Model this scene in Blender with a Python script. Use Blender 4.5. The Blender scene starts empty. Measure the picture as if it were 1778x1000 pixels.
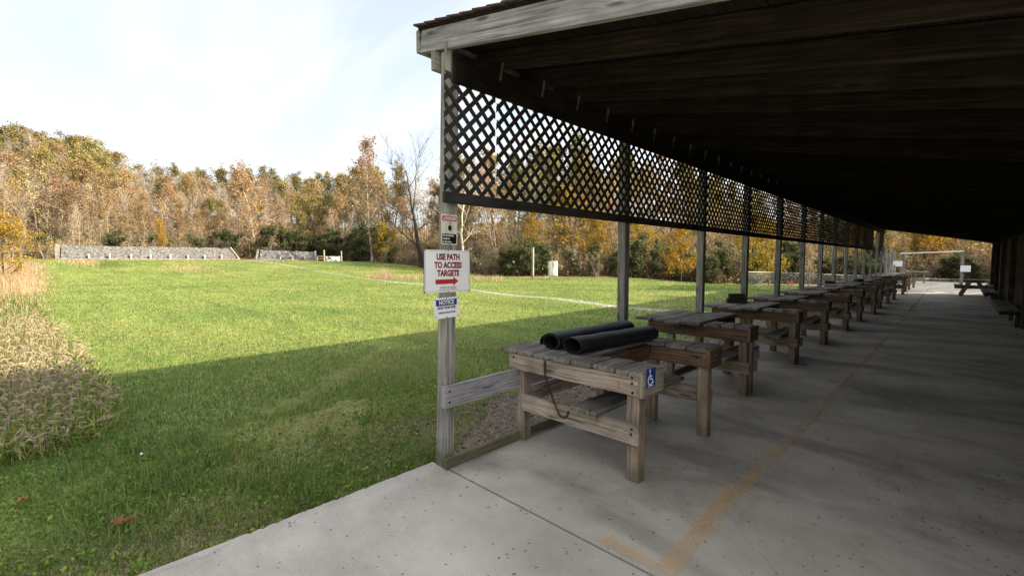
import bpy, bmesh, math, random
import numpy as np
from mathutils import Vector, Matrix, Quaternion

S = bpy.context.scene
COL = S.collection
rad = math.radians
random.seed(7)
NR = np.random.RandomState(11)

# ------------------------------------------------------------------ camera
EYE = 1.72
cam_d = bpy.data.cameras.new('camera')
cam = bpy.data.objects.new('camera', cam_d)
COL.objects.link(cam)
cam_d.sensor_width = 36.0
cam_d.lens = 790.0 / 1778 * 36.0
cam_d.clip_start = 0.05
cam_d.clip_end = 4000
cam.location = (0, 0, EYE)
cam.rotation_euler = (rad(90 - 3.55), 0, rad(44.32))
S.camera = cam

# ------------------------------------------------------------------ light
SUN = Vector((5.6, 4.0, 3.5)).normalized()          # towards the sun
SUN_EL = math.asin(SUN.z)
SUN_AZ = math.atan2(SUN.x, SUN.y)
S.view_settings.view_transform = 'Standard'
S.view_settings.look = 'None'
S.view_settings.exposure = 1.70
S.view_settings.gamma = 1.0
S.view_settings.use_curve_mapping = False

sun_d = bpy.data.lights.new('sun', 'SUN')
sun_d.energy = 5.0
sun_d.angle = rad(0.55)
sun_d.color = (1.0, 0.86, 0.62)
sun = bpy.data.objects.new('sun', sun_d)
COL.objects.link(sun)
sun.rotation_euler = (-SUN).to_track_quat('-Z', 'Y').to_euler()
sun.location = (20, 15, 30)

W = bpy.data.worlds.new('World')
S.world = W
W.use_nodes = True
wt = W.node_tree
wt.nodes.clear()


def NN(t, typ, **kw):
    n = t.nodes.new(typ)
    for k, v in kw.items():
        if k.startswith('i_'):
            n.inputs[k[2:].replace('_', ' ')].default_value = v
        else:
            setattr(n, k, v)
    return n


def ramp(t, stops, interp='LINEAR'):
    n = t.nodes.new('ShaderNodeValToRGB')
    n.color_ramp.interpolation = interp
    el = n.color_ramp.elements
    while len(el) < len(stops):
        el.new(0.5)
    for e, (p, c) in zip(el, stops):
        e.position = p
        e.color = (c[0], c[1], c[2], 1) if hasattr(c, '__len__') else (c, c, c, 1)
    return n


def build_world():
    t = wt
    L = t.links.new
    out = NN(t, 'ShaderNodeOutputWorld')
    bg = NN(t, 'ShaderNodeBackground')
    bg.inputs['Strength'].default_value = 0.12
    sky = NN(t, 'ShaderNodeTexSky', sky_type='NISHITA', sun_disc=False)
    sky.sun_elevation = SUN_EL
    sky.sun_rotation = SUN_AZ
    sky.air_density = 1.0
    sky.dust_density = 2.2
    sky.ozone_density = 1.0
    tc = NN(t, 'ShaderNodeTexCoord')
    sep = NN(t, 'ShaderNodeSeparateXYZ')
    L(tc.outputs['Generated'], sep.inputs[0])
    ad = NN(t, 'ShaderNodeMath', operation='MAXIMUM')
    L(sep.outputs['Z'], ad.inputs[0]); ad.inputs[1].default_value = 0.0
    ad2 = NN(t, 'ShaderNodeMath', operation='ADD')
    L(ad.outputs[0], ad2.inputs[0]); ad2.inputs[1].default_value = 0.16
    dv = NN(t, 'ShaderNodeVectorMath', operation='DIVIDE')
    cb = NN(t, 'ShaderNodeCombineXYZ')
    for i in range(3):
        L(ad2.outputs[0], cb.inputs[i])
    L(tc.outputs['Generated'], dv.inputs[0]); L(cb.outputs[0], dv.inputs[1])
    mp = NN(t, 'ShaderNodeMapping')
    mp.inputs['Rotation'].default_value = (0, 0, rad(-62))
    mp.inputs['Scale'].default_value = (0.42, 1.5, 0.4)
    mp.inputs['Location'].default_value = (3.1, 0.7, 0)
    L(dv.outputs[0], mp.inputs['Vector'])
    n1 = NN(t, 'ShaderNodeTexNoise')
    n1.inputs['Scale'].default_value = 1.15
    n1.inputs['Detail'].default_value = 7
    n1.inputs['Roughness'].default_value = 0.55
    n1.inputs['Distortion'].default_value = 0.9
    L(mp.outputs[0], n1.inputs['Vector'])
    r = ramp(t, [(0.34, 0.54), (0.50, 0.84), (0.66, 1.0)])
    L(n1.outputs['Fac'], r.inputs[0])
    mx = NN(t, 'ShaderNodeMixRGB')
    L(r.outputs['Color'], mx.inputs['Fac'])
    L(sky.outputs['Color'], mx.inputs['Color1'])
    mx.inputs['Color2'].default_value = (2.72, 2.77, 2.81, 1)
    # thin cloud glows more the nearer it lies to the sun
    dt = NN(t, 'ShaderNodeVectorMath', operation='DOT_PRODUCT'); dt.inputs[1].default_value = tuple(SUN)
    L(tc.outputs['Generated'], dt.inputs[0])
    mr = NN(t, 'ShaderNodeMapRange'); mr.inputs['From Min'].default_value = 0.0; mr.inputs['From Max'].default_value = 1.0
    mr.inputs['To Min'].default_value = 1.0; mr.inputs['To Max'].default_value = 2.4
    L(dt.outputs['Value'], mr.inputs['Value'])
    vs = NN(t, 'ShaderNodeVectorMath', operation='SCALE')
    L(mx.outputs[0], vs.inputs[0]); L(mr.outputs[0], vs.inputs['Scale'])
    L(vs.outputs[0], bg.inputs['Color'])
    L(bg.outputs[0], out.inputs['Surface'])


build_world()

# ------------------------------------------------------------------ projection helpers (pixels of the photo -> places)
_psi, _pit, _f = rad(44.32), rad(3.55), 790.0
_F = np.array([-math.sin(_psi) * math.cos(_pit), math.cos(_psi) * math.cos(_pit), -math.sin(_pit)])
_R = np.array([math.cos(_psi), math.sin(_psi), 0.0])
_U = np.cross(_R, _F)


def gz(px, py, z=0.0):
    d = _F + _R * (px - 889) / _f + _U * (500 - py) / _f
    t = (z - EYE) / d[2]
    return (d[0] * t, d[1] * t)


def bearing(px):
    d = _F + _R * (px - 889) / _f + _U * (49.0) / _f
    return math.degrees(math.atan2(-d[0], d[1]))


def at_bearing(b, r):
    return (-r * math.sin(rad(b)), r * math.cos(rad(b)))


def proj(x, y, z):
    v = (x * _F[0] + y * _F[1] + (z - EYE) * _F[2])
    u = (x * _R[0] + y * _R[1])
    w = (x * _U[0] + y * _U[1] + (z - EYE) * _U[2])
    return 889 + _f * u / v, 500 - _f * w / v, v


def sstep(a, b, x):
    t = np.clip((x - a) / (b - a), 0, 1)
    return t * t * (3 - 2 * t)


EB = [-180, -60, -20, -2, 10, 20, 35, 44, 48, 55, 60, 64, 67, 75, 95, 105, 120, 150, 180]
ER = [60, 40, 62, 66, 62, 53, 49, 49, 55, 76, 86, 97, 104, 107, 107, 92, 80, 70, 60]


def edge_r(b):
    return np.interp(b, EB, ER)


def terrain(x, y):
    x = np.asarray(x, float); y = np.asarray(y, float)
    r = np.hypot(x, y)
    b = np.degrees(np.arctan2(-x, y))
    amp = np.interp(b, [46, 55, 62, 72, 100], [0.0, 0.75, 1.35, 1.72, 1.80])
    wl = sstep(45, 57, b)
    zl = amp * sstep(42, 96, r)
    wr = 1 - sstep(18, 34, b)
    zr = -0.02 - 0.09 * sstep(25, 40, r) - 0.95 * sstep(34, 60, r) * wr
    z = wl * zl + (1 - wl) * zr - 0.05
    e = edge_r(b)
    slope = np.interp(b, [-180, 0, 40, 55, 65, 75, 95, 180], [0.02, 0.20, 0.22, 0.20, 0.20, 0.25, 0.29, 0.1])
    d = np.clip(r - e, 0, 85)
    z = z + slope * np.maximum(d - 3, 0) * (1 - 0.25 * d / 85)
    z = z + 0.02 * np.sin(x * 0.9 + 1.3 * np.sin(y * 0.4)) * sstep(4, 12, r) * (1 - sstep(30, 60, r))
    return z


def tz(x, y):
    return float(terrain(x, y))


# ------------------------------------------------------------------ object helpers
def link(name, me, mat=None, parent=None, origin=None):
    o = bpy.data.objects.new(name, me)
    COL.objects.link(o)
    if mat is not None and len(me.materials) == 0:
        me.materials.append(mat)
    if parent is not None:
        o.parent = parent
    return o


def tag(o, label=None, cat=None, group=None, kind=None):
    if label: o['label'] = label
    if cat: o['category'] = cat
    if group: o['group'] = group
    if kind: o['kind'] = kind
    return o


def thing(name, label, cat, loc=(0, 0, 0), group=None, rz=0.0):
    o = bpy.data.objects.new(name, None)
    o.empty_display_size = 0.2
    COL.objects.link(o)
    o.location = loc
    o.rotation_euler = (0, 0, rz)
    return tag(o, label, cat, group)


def kids(o):
    return [c for c in KIDS.get(o.name, [])]


KIDS = {}


def copy_tree(o, parent=None):
    c = o.copy()
    COL.objects.link(c)
    c.parent = parent
    for ch in list(o.children):
        copy_tree(ch, c)
    return c


class MB:
    """collects geometry in world coordinates, then links it as ONE mesh object"""

    def __init__(self):
        self.v = []; self.f = []; self.uv = []

    def face(self, idx, uvs):
        self.f.append(idx); self.uv.append(uvs)

    def board(self, p0, p1, w, t, up=(0, 0, 1), ch=0.004, seg=1, wob=0.0, taper=1.0, uo=None):
        """timber from p0 to p1, w = width across, t = thickness along 'up'"""
        p0 = Vector(p0); p1 = Vector(p1)
        d = p1 - p0
        Ln = d.length
        d.normalize()
        up = Vector(up)
        side = d.cross(up)
        if side.length < 1e-5:
            side = d.cross(Vector((1, 0, 0)))
        side.normalize()
        upv = side.cross(d).normalized()
        a, b = w / 2, t / 2
        c = min(ch, a * .5, b * .5)
        prof = [(-a + c, -b), (a - c, -b), (a, -b + c), (a, b - c), (a - c, b), (-a + c, b), (-a, b - c), (-a, -b + c)]
        per = [0.0]
        for i in range(8):
            q0, q1 = prof[i], prof[(i + 1) % 8]
            per.append(per[-1] + math.hypot(q1[0] - q0[0], q1[1] - q0[1]))
        if uo is None:
            uo = (random.uniform(0, 50), random.uniform(0, 50))
        base = len(self.v)
        rings = []
        # chamfered ends as well
        tt = [0.0] + [c / Ln] if Ln > 4 * c and c > 0 else [0.0]
        for k in range(1, seg):
            tt.append(k / seg)
        tt += ([1 - c / Ln] if Ln > 4 * c and c > 0 else []) + [1.0]
        for k, s in enumerate(tt):
            cc = p0 + d * (Ln * s)
            sc = 1.0 + (taper - 1.0) * s
            end = 1.0
            ox = oy = 0.0
            if wob:
                ox = random.uniform(-wob, wob); oy = random.uniform(-wob, wob)
            ring = []
            for (x, y) in prof:
                if (k == 0 or k == len(tt) - 1) and c > 0 and len(tt) > 2:
                    x = math.copysign(max(abs(x) - c * .8, 0), x); y = math.copysign(max(abs(y) - c * .8, 0), y)
                jx = random.uniform(-wob, wob) * .5 if wob else 0
                ring.append(len(self.v))
                self.v.append(cc + side * (x * sc + ox + jx) + upv * (y * sc + oy))
            rings.append(ring)
        for k in range(len(rings) - 1):
            u0, u1 = tt[k] * Ln + uo[0], tt[k + 1] * Ln + uo[0]
            for i in range(8):
                j = (i + 1) % 8
                v0, v1 = per[i] + uo[1], per[i + 1] + uo[1]
                self.face((rings[k][i], rings[k][j], rings[k + 1][j], rings[k + 1][i]),
                          ((u0, v0), (u0, v1), (u1, v1), (u1, v0)))
        for ring, flip, uu in ((rings[0], True, uo[0]), (rings[-1], False, uo[0] + Ln)):
            ids = list(reversed(ring)) if flip else list(ring)
            pr = list(reversed(prof)) if flip else list(prof)
            self.face(tuple(ids), tuple((uu + q[1] * .5, uo[1] + q[0]) for q in pr))
        return self

    def tube(self, pts, radii, sides=8, caps=True, closed=False):
        pts = [Vector(p) for p in pts]
        n = len(pts)
        if not hasattr(radii, '__len__'):
            radii = [radii] * n
        rings = []
        prev = None
        acc = 0.0
        us = []
        for i, p in enumerate(pts):
            if closed:
                d = pts[(i + 1) % n] - pts[i - 1]
            else:
                d = pts[min(i + 1, n - 1)] - pts[max(i - 1, 0)]
            if d.length < 1e-9: d = Vector((0, 0, 1))
            d.normalize()
            if prev is None:
                a = d.orthogonal().normalized()
            else:
                a = (prev - d * prev.dot(d))
                a = a.normalized() if a.length > 1e-6 else d.orthogonal().normalized()
            prev = a
            bb = d.cross(a)
            if i: acc += (p - pts[i - 1]).length
            us.append(acc)
            ring = []
            for k in range(sides):
                an = 2 * math.pi * k / sides
                ring.append(len(self.v))
                self.v.append(p + (a * math.cos(an) + bb * math.sin(an)) * radii[i])
            rings.append(ring)
        rng = range(n) if closed else range(n - 1)
        for i in rng:
            i2 = (i + 1) % n
            for k in range(sides):
                k2 = (k + 1) % sides
                w = radii[i] * 6.28 / sides
                self.face((rings[i][k], rings[i][k2], rings[i2][k2], rings[i2][k]),
                          ((us[i], k * w), (us[i], (k + 1) * w), (us[i2], (k + 1) * w), (us[i2], k * w)))
        if caps and not closed:
            self.face(tuple(reversed(rings[0])), tuple((0, 0) for _ in rings[0]))
            self.face(tuple(rings[-1]), tuple((0, 0) for _ in rings[-1]))
        return self

    def poly(self, pts, uvs=None):
        b = len(self.v)
        self.v += [Vector(p) for p in pts]
        self.face(tuple(range(b, b + len(pts))), uvs or tuple((p[0], p[1]) for p in pts))
        return self

    def prism(self, pts, off):
        """closed polygon pts extruded along vector off"""
        off = Vector(off)
        n = len(pts)
        b = len(self.v)
        P = [Vector(p) for p in pts]
        self.v += P + [p + off for p in P]
        self.face(tuple(range(b, b + n))[::-1], tuple((p.x, p.z) for p in P)[::-1])
        self.face(tuple(range(b + n, b + 2 * n)), tuple((p.x, p.z) for p in P))
        acc = 0
        for i in range(n):
            j = (i + 1) % n
            l = (P[j] - P[i]).length
            self.face((b + i, b + j, b + n + j, b + n + i), ((acc, 0), (acc + l, 0), (acc + l, off.length), (acc, off.length)))
            acc += l
        return self

    def build(self, name, mat, parent=None, smooth=False):
        o = Vector((0, 0, 0))
        if parent is not None:
            mw = parent.location.copy()
            pp = parent.parent
            while pp is not None:
                mw += pp.location
                pp = pp.parent
            o = mw
            rz = parent.rotation_euler.z
        me = bpy.data.meshes.new(name)
        me.from_pydata([tuple(v - o) for v in self.v], [], self.f)
        uvl = me.uv_layers.new(name='UVMap')
        flat = np.array([c for fu in self.uv for uv in fu for c in uv], dtype=np.float32)
        uvl.data.foreach_set('uv', flat)
        if smooth:
            me.polygons.foreach_set('use_smooth', [True] * len(me.polygons))
        me.update()
        return link(name, me, mat, parent)


def quads_mesh(name, V, k, UV=None, smooth=False):
    """V: (n*k,3) vertices in runs of k per face"""
    n = len(V) // k
    me = bpy.data.meshes.new(name)
    me.vertices.add(len(V))
    me.vertices.foreach_set('co', np.asarray(V, np.float32).ravel())
    me.loops.add(n * k)
    me.loops.foreach_set('vertex_index', np.arange(n * k, dtype=np.int32))
    me.polygons.add(n)
    me.polygons.foreach_set('loop_start', np.arange(0, n * k, k, dtype=np.int32))
    me.polygons.foreach_set('loop_total', np.full(n, k, dtype=np.int32))
    if UV is not None:
        u = me.uv_layers.new(name='UVMap')
        u.data.foreach_set('uv', np.asarray(UV, np.float32).ravel())
    me.update(calc_edges=True)
    if smooth:
        me.polygons.foreach_set('use_smooth', np.ones(n, dtype=bool))
    return me


def indexed_mesh(name, V, Fq, UVv=None):
    """V (m,3); Fq (n,4) indices; UVv per-vertex uv"""
    n = len(Fq)
    me = bpy.data.meshes.new(name)
    me.vertices.add(len(V))
    me.vertices.foreach_set('co', np.asarray(V, np.float32).ravel())
    me.loops.add(n * 4)
    fi = np.asarray(Fq, np.int32).ravel()
    me.loops.foreach_set('vertex_index', fi)
    me.polygons.add(n)
    me.polygons.foreach_set('loop_start', np.arange(0, n * 4, 4, dtype=np.int32))
    me.polygons.foreach_set('loop_total', np.full(n, 4, dtype=np.int32))
    if UVv is not None:
        u = me.uv_layers.new(name='UVMap')
        u.data.foreach_set('uv', np.asarray(UVv, np.float32)[fi].ravel())
    me.update(calc_edges=True)
    return me


# ------------------------------------------------------------------ materials
def new_mat(name):
    m = bpy.data.materials.new(name)
    m.use_nodes = True
    t = m.node_tree
    t.nodes.clear()
    out = NN(t, 'ShaderNodeOutputMaterial')
    p = NN(t, 'ShaderNodeBsdfPrincipled')
    p.inputs['Roughness'].default_value = 0.8
    p.inputs['Specular IOR Level'].default_value = 0.3
    t.links.new(p.outputs[0], out.inputs['Surface'])
    return m, t, p, out


def flat(name, c, rough=0.6, metal=0.0, var=0.12, scale=8.0, spec=0.3):
    m, t, p, out = new_mat(name)
    tc = NN(t, 'ShaderNodeTexCoord')
    n = NN(t, 'ShaderNodeTexNoise')
    n.inputs['Scale'].default_value = scale
    n.inputs['Detail'].default_value = 6
    t.links.new(tc.outputs['Object'], n.inputs['Vector'])
    lo = tuple(x * (1 - var) for x in c); hi = tuple(min(1, x * (1 + var)) for x in c)
    r = ramp(t, [(0.3, lo), (0.7, hi)])
    t.links.new(n.outputs['Fac'], r.inputs[0])
    t.links.new(r.outputs[0], p.inputs['Base Color'])
    p.inputs['Roughness'].default_value = rough
    p.inputs['Metallic'].default_value = metal
    p.inputs['Specular IOR Level'].default_value = spec
    return m


def wood(name, dark, mid, light, grain=46.0, rust=0.0, foot=0.0, knots=True, vary=0.35, bump=0.35, stain=0.5):
    m, t, p, out = new_mat(name)
    L = t.links.new
    uv = NN(t, 'ShaderNodeUVMap')
    mp = NN(t, 'ShaderNodeMapping')
    mp.inputs['Scale'].default_value = (1.6, grain, 1)
    L(uv.outputs[0], mp.inputs[0])
    # bend the grain a little round knots
    kn = NN(t, 'ShaderNodeTexVoronoi', voronoi_dimensions='2D')
    kn.inputs['Scale'].default_value = 1.0
    mk = NN(t, 'ShaderNodeMapping'); mk.inputs['Scale'].default_value = (0.9, 5.0, 1)
    L(uv.outputs[0], mk.inputs[0]); L(mk.outputs[0], kn.inputs['Vector'])
    kr = ramp(t, [(0.0, 1.0), (0.10, 0.3), (0.22, 0.0)])
    L(kn.outputs['Distance'], kr.inputs[0])
    dist = NN(t, 'ShaderNodeVectorMath', operation='MULTIPLY_ADD')
    L(kr.outputs[0], dist.inputs[0]); dist.inputs[1].default_value = (0.0, 2.6 if knots else 0.0, 0)
    L(mp.outputs[0], dist.inputs[2])
    n1 = NN(t, 'ShaderNodeTexNoise', noise_dimensions='2D')
    n1.inputs['Scale'].default_value = 1.0; n1.inputs['Detail'].default_value = 8; n1.inputs['Roughness'].default_value = 0.62
    L(dist.outputs[0], n1.inputs['Vector'])
    r1 = ramp(t, [(0.28, dark), (0.50, mid), (0.74, light)])
    L(n1.outputs['Fac'], r1.inputs[0])
    # dark cracks running with the grain
    mc = NN(t, 'ShaderNodeMapping'); mc.inputs['Scale'].default_value = (1.5, 62, 1); mc.inputs['Location'].default_value = (7, 3, 0)
    L(uv.outputs[0], mc.inputs[0])
    nc = NN(t, 'ShaderNodeTexNoise', noise_dimensions='2D'); nc.inputs['Scale'].default_value = 1.0; nc.inputs['Detail'].default_value = 3
    L(mc.outputs[0], nc.inputs['Vector'])
    rc = ramp(t, [(0.29, 0.0), (0.36, 1.0)])
    L(nc.outputs['Fac'], rc.inputs[0])
    mxc = NN(t, 'ShaderNodeMixRGB', blend_type='MULTIPLY'); mxc.inputs['Fac'].default_value = 0.55
    L(r1.outputs[0], mxc.inputs['Color1']); L(rc.outputs[0], mxc.inputs['Color2'])
    # knots
    kd = ramp(t, [(0.0, 0.1), (0.04, 0.25), (0.075, 1.0)])
    L(kn.outputs['Distance'], kd.inputs[0])
    mxk = NN(t, 'ShaderNodeMixRGB', blend_type='MULTIPLY'); mxk.inputs['Fac'].default_value = 0.75 if knots else 0.0
    L(mxc.outputs[0], mxk.inputs['Color1']); L(kd.outputs[0], mxk.inputs['Color2'])
    # blotchy weathering
    tc = NN(t, 'ShaderNodeTexCoord')
    n2 = NN(t, 'ShaderNodeTexNoise'); n2.inputs['Scale'].default_value = 3.3; n2.inputs['Detail'].default_value = 5
    L(tc.outputs['Object'], n2.inputs['Vector'])
    r2 = ramp(t, [(0.32, 1.0 - stain), (0.62, 1.0)])
    L(n2.outputs['Fac'], r2.inputs[0])
    mx2 = NN(t, 'ShaderNodeMixRGB', blend_type='MULTIPLY'); mx2.inputs['Fac'].default_value = 1.0
    L(mxk.outputs[0], mx2.inputs['Color1']); L(r2.outputs[0], mx2.inputs['Color2'])
    last = mx2
    # a different tone for every board object
    oi = NN(t, 'ShaderNodeObjectInfo')
    hr = NN(t, 'ShaderNodeMapRange'); hr.inputs['To Min'].default_value = 1 - vary; hr.inputs['To Max'].default_value = 1 + vary * .6
    L(oi.outputs['Random'], hr.inputs['Value'])
    hs = NN(t, 'ShaderNodeHueSaturation')
    L(hr.outputs[0], hs.inputs['Value']); L(last.outputs[0], hs.inputs['Color'])
    last = hs
    geo = NN(t, 'ShaderNodeNewGeometry')
    sep = NN(t, 'ShaderNodeSeparateXYZ')
    L(geo.outputs['Position'], sep.inputs[0])
    if rust:
        n3 = NN(t, 'ShaderNodeTexNoise'); n3.inputs['Scale'].default_value = 5.5; n3.inputs['Detail'].default_value = 4
        L(geo.outputs['Position'], n3.inputs['Vector'])
        r3 = ramp(t, [(0.5, 0.0), (0.68, rust)])
        L(n3.outputs['Fac'], r3.inputs[0])
        m3 = NN(t, 'ShaderNodeMixRGB'); L(r3.outputs[0], m3.inputs['Fac']); L(last.outputs[0], m3.inputs['Color1'])
        m3.inputs['Color2'].default_value = (0.26, 0.11, 0.035, 1)
        last = m3
    if foot:
        ns = NN(t, 'ShaderNodeTexNoise'); ns.inputs['Scale'].default_value = 14; ns.inputs['Detail'].default_value = 5
        L(geo.outputs['Position'], ns.inputs['Vector'])
        ma = NN(t, 'ShaderNodeMath', operation='MULTIPLY_ADD'); ma.inputs[1].default_value = -0.16
        L(ns.outputs['Fac'], ma.inputs[0]); L(sep.outputs['Z'], ma.inputs[2])
        r4 = ramp(t, [(0.0, foot), (0.10, foot * .35), (0.17, 0.0)])
        L(ma.outputs[0], r4.inputs[0])
        m4 = NN(t, 'ShaderNodeMixRGB'); L(r4.outputs[0], m4.inputs['Fac']); L(last.outputs[0], m4.inputs['Color1'])
        m4.inputs['Color2'].default_value = (0.09, 0.083, 0.05, 1)
        last = m4
    L(last.outputs[0], p.inputs['Base Color'])
    p.inputs['Roughness'].default_value = 0.88
    p.inputs['Specular IOR Level'].default_value = 0.2
    bm = NN(t, 'ShaderNodeBump'); bm.inputs['Strength'].default_value = bump; bm.inputs['Distance'].default_value = 0.006
    mb = NN(t, 'ShaderNodeMath', operation='MULTIPLY'); L(n1.outputs['Fac'], mb.inputs[0]); L(rc.outputs[0], mb.inputs[1])
    L(mb.outputs[0], bm.inputs['Height'])
    L(bm.outputs[0], p.inputs['Normal'])
    return m


M = {}
M['post'] = wood('weathered_post_wood', (0.13, 0.125, 0.11), (0.27, 0.26, 0.235), (0.40, 0.39, 0.36), foot=0.8, stain=0.35, vary=0.2)
M['rake'] = wood('weathered_rake_wood', (0.155, 0.142, 0.148), (0.30, 0.285, 0.30), (0.42, 0.405, 0.42), stain=0.35, vary=0.1)
M['bench_grey'] = wood('weathered_bench_wood', (0.155, 0.126, 0.095), (0.335, 0.28, 0.225), (0.46, 0.40, 0.335), rust=0.15, foot=0.8, stain=0.45, vary=0.3)
M['bench_leg'] = wood('bench_leg_wood', (0.14, 0.11, 0.08), (0.29, 0.23, 0.175), (0.42, 0.35, 0.28), rust=0.5, foot=0.55, stain=0.4, vary=0.25)
M['plank'] = wood('bench_plank_wood', (0.085, 0.074, 0.06), (0.21, 0.186, 0.155), (0.34, 0.312, 0.27), stain=0.5, vary=0.3, bump=0.6)
M['apron_red'] = wood('bench_apron_wood', (0.055, 0.034, 0.023), (0.125, 0.08, 0.056), (0.21, 0.145, 0.105), rust=0.2, stain=0.5, vary=0.3)
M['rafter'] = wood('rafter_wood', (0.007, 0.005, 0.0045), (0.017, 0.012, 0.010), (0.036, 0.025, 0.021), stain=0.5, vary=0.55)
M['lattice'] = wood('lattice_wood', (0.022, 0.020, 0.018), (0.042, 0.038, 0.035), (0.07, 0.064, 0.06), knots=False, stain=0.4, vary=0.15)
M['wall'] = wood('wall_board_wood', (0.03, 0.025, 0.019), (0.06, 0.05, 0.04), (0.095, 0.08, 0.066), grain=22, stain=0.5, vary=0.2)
M['curb'] = wood('curb_wood', (0.075, 0.065, 0.035), (0.16, 0.14, 0.085), (0.27, 0.24, 0.17), stain=0.45, vary=0.2, foot=0.6)
M['block'] = wood('dark_block_wood', (0.025, 0.022, 0.02), (0.055, 0.048, 0.042), (0.09, 0.08, 0.07), stain=0.5)
M['steel'] = flat('galvanised_steel', (0.19, 0.195, 0.20), 0.5, 0.6, 0.25, 20)
M['darksteel'] = flat('rusty_dark_steel', (0.055, 0.04, 0.032), 0.6, 0.7, 0.5, 60)
M['bolt'] = flat('black_bolt_steel', (0.02, 0.018, 0.017), 0.6, 0.6, 0.3, 60)
M['signwhite'] = flat('white_sign_enamel', (0.80, 0.81, 0.83), 0.35, 0.0, 0.05, 6, 0.5)
M['signcream'] = flat('cream_sign_face', (0.62, 0.60, 0.54), 0.45, 0.0, 0.06, 20)
M['signred'] = flat('red_sign_paint', (0.42, 0.035, 0.045), 0.4, 0.0, 0.12, 14)
M['signdarkred'] = flat('dark_red_lettering', (0.20, 0.010, 0.016), 0.45, 0.0, 0.12, 14)
M['signblack'] = flat('black_sign_paint', (0.012, 0.012, 0.014), 0.4, 0.0, 0.2, 14)
M['signblue'] = flat('blue_sign_paint', (0.015, 0.035, 0.17), 0.4, 0.0, 0.1, 14)
M['redpaint'] = flat('faded_red_mark', (0.42, 0.09, 0.06), 0.8, 0, 0.3, 60)
M['edge'] = flat('sign_edge_metal', (0.10, 0.10, 0.11), 0.45, 0.4, 0.2, 14)
M['white'] = flat('white_paint', (0.66, 0.67, 0.66), 0.6, 0, 0.12, 3)
M['redplastic'] = flat('red_plastic', (0.62, 0.10, 0.08), 0.45, 0, 0.1, 5)
M['yellowwood'] = flat('pale_yellow_wood', (0.30, 0.25, 0.15), 0.8, 0, 0.2, 6)


def mat_rubber():
    m, t, p, out = new_mat('black_rubber_mat')
    L = t.links.new
    tc = NN(t, 'ShaderNodeTexCoord')
    n = NN(t, 'ShaderNodeTexNoise'); n.inputs['Scale'].default_value = 260; n.inputs['Detail'].default_value = 3
    L(tc.outputs['Object'], n.inputs['Vector'])
    n2 = NN(t, 'ShaderNodeTexNoise'); n2.inputs['Scale'].default_value = 9; n2.inputs['Detail'].default_value = 5
    L(tc.outputs['Object'], n2.inputs['Vector'])
    r = ramp(t, [(0.3, (0.006, 0.006, 0.0065)), (0.7, (0.015, 0.015, 0.0165))])
    L(n2.outputs['Fac'], r.inputs[0])
    L(r.outputs[0], p.inputs['Base Color'])
    p.inputs['Roughness'].default_value = 0.62
    b = NN(t, 'ShaderNodeBump'); b.inputs['Strength'].default_value = 0.25; b.inputs['Distance'].default_value = 0.002
    L(n.outputs['Fac'], b.inputs['Height']); L(b.outputs[0], p.inputs['Normal'])
    return m


M['rubber'] = mat_rubber()


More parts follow.
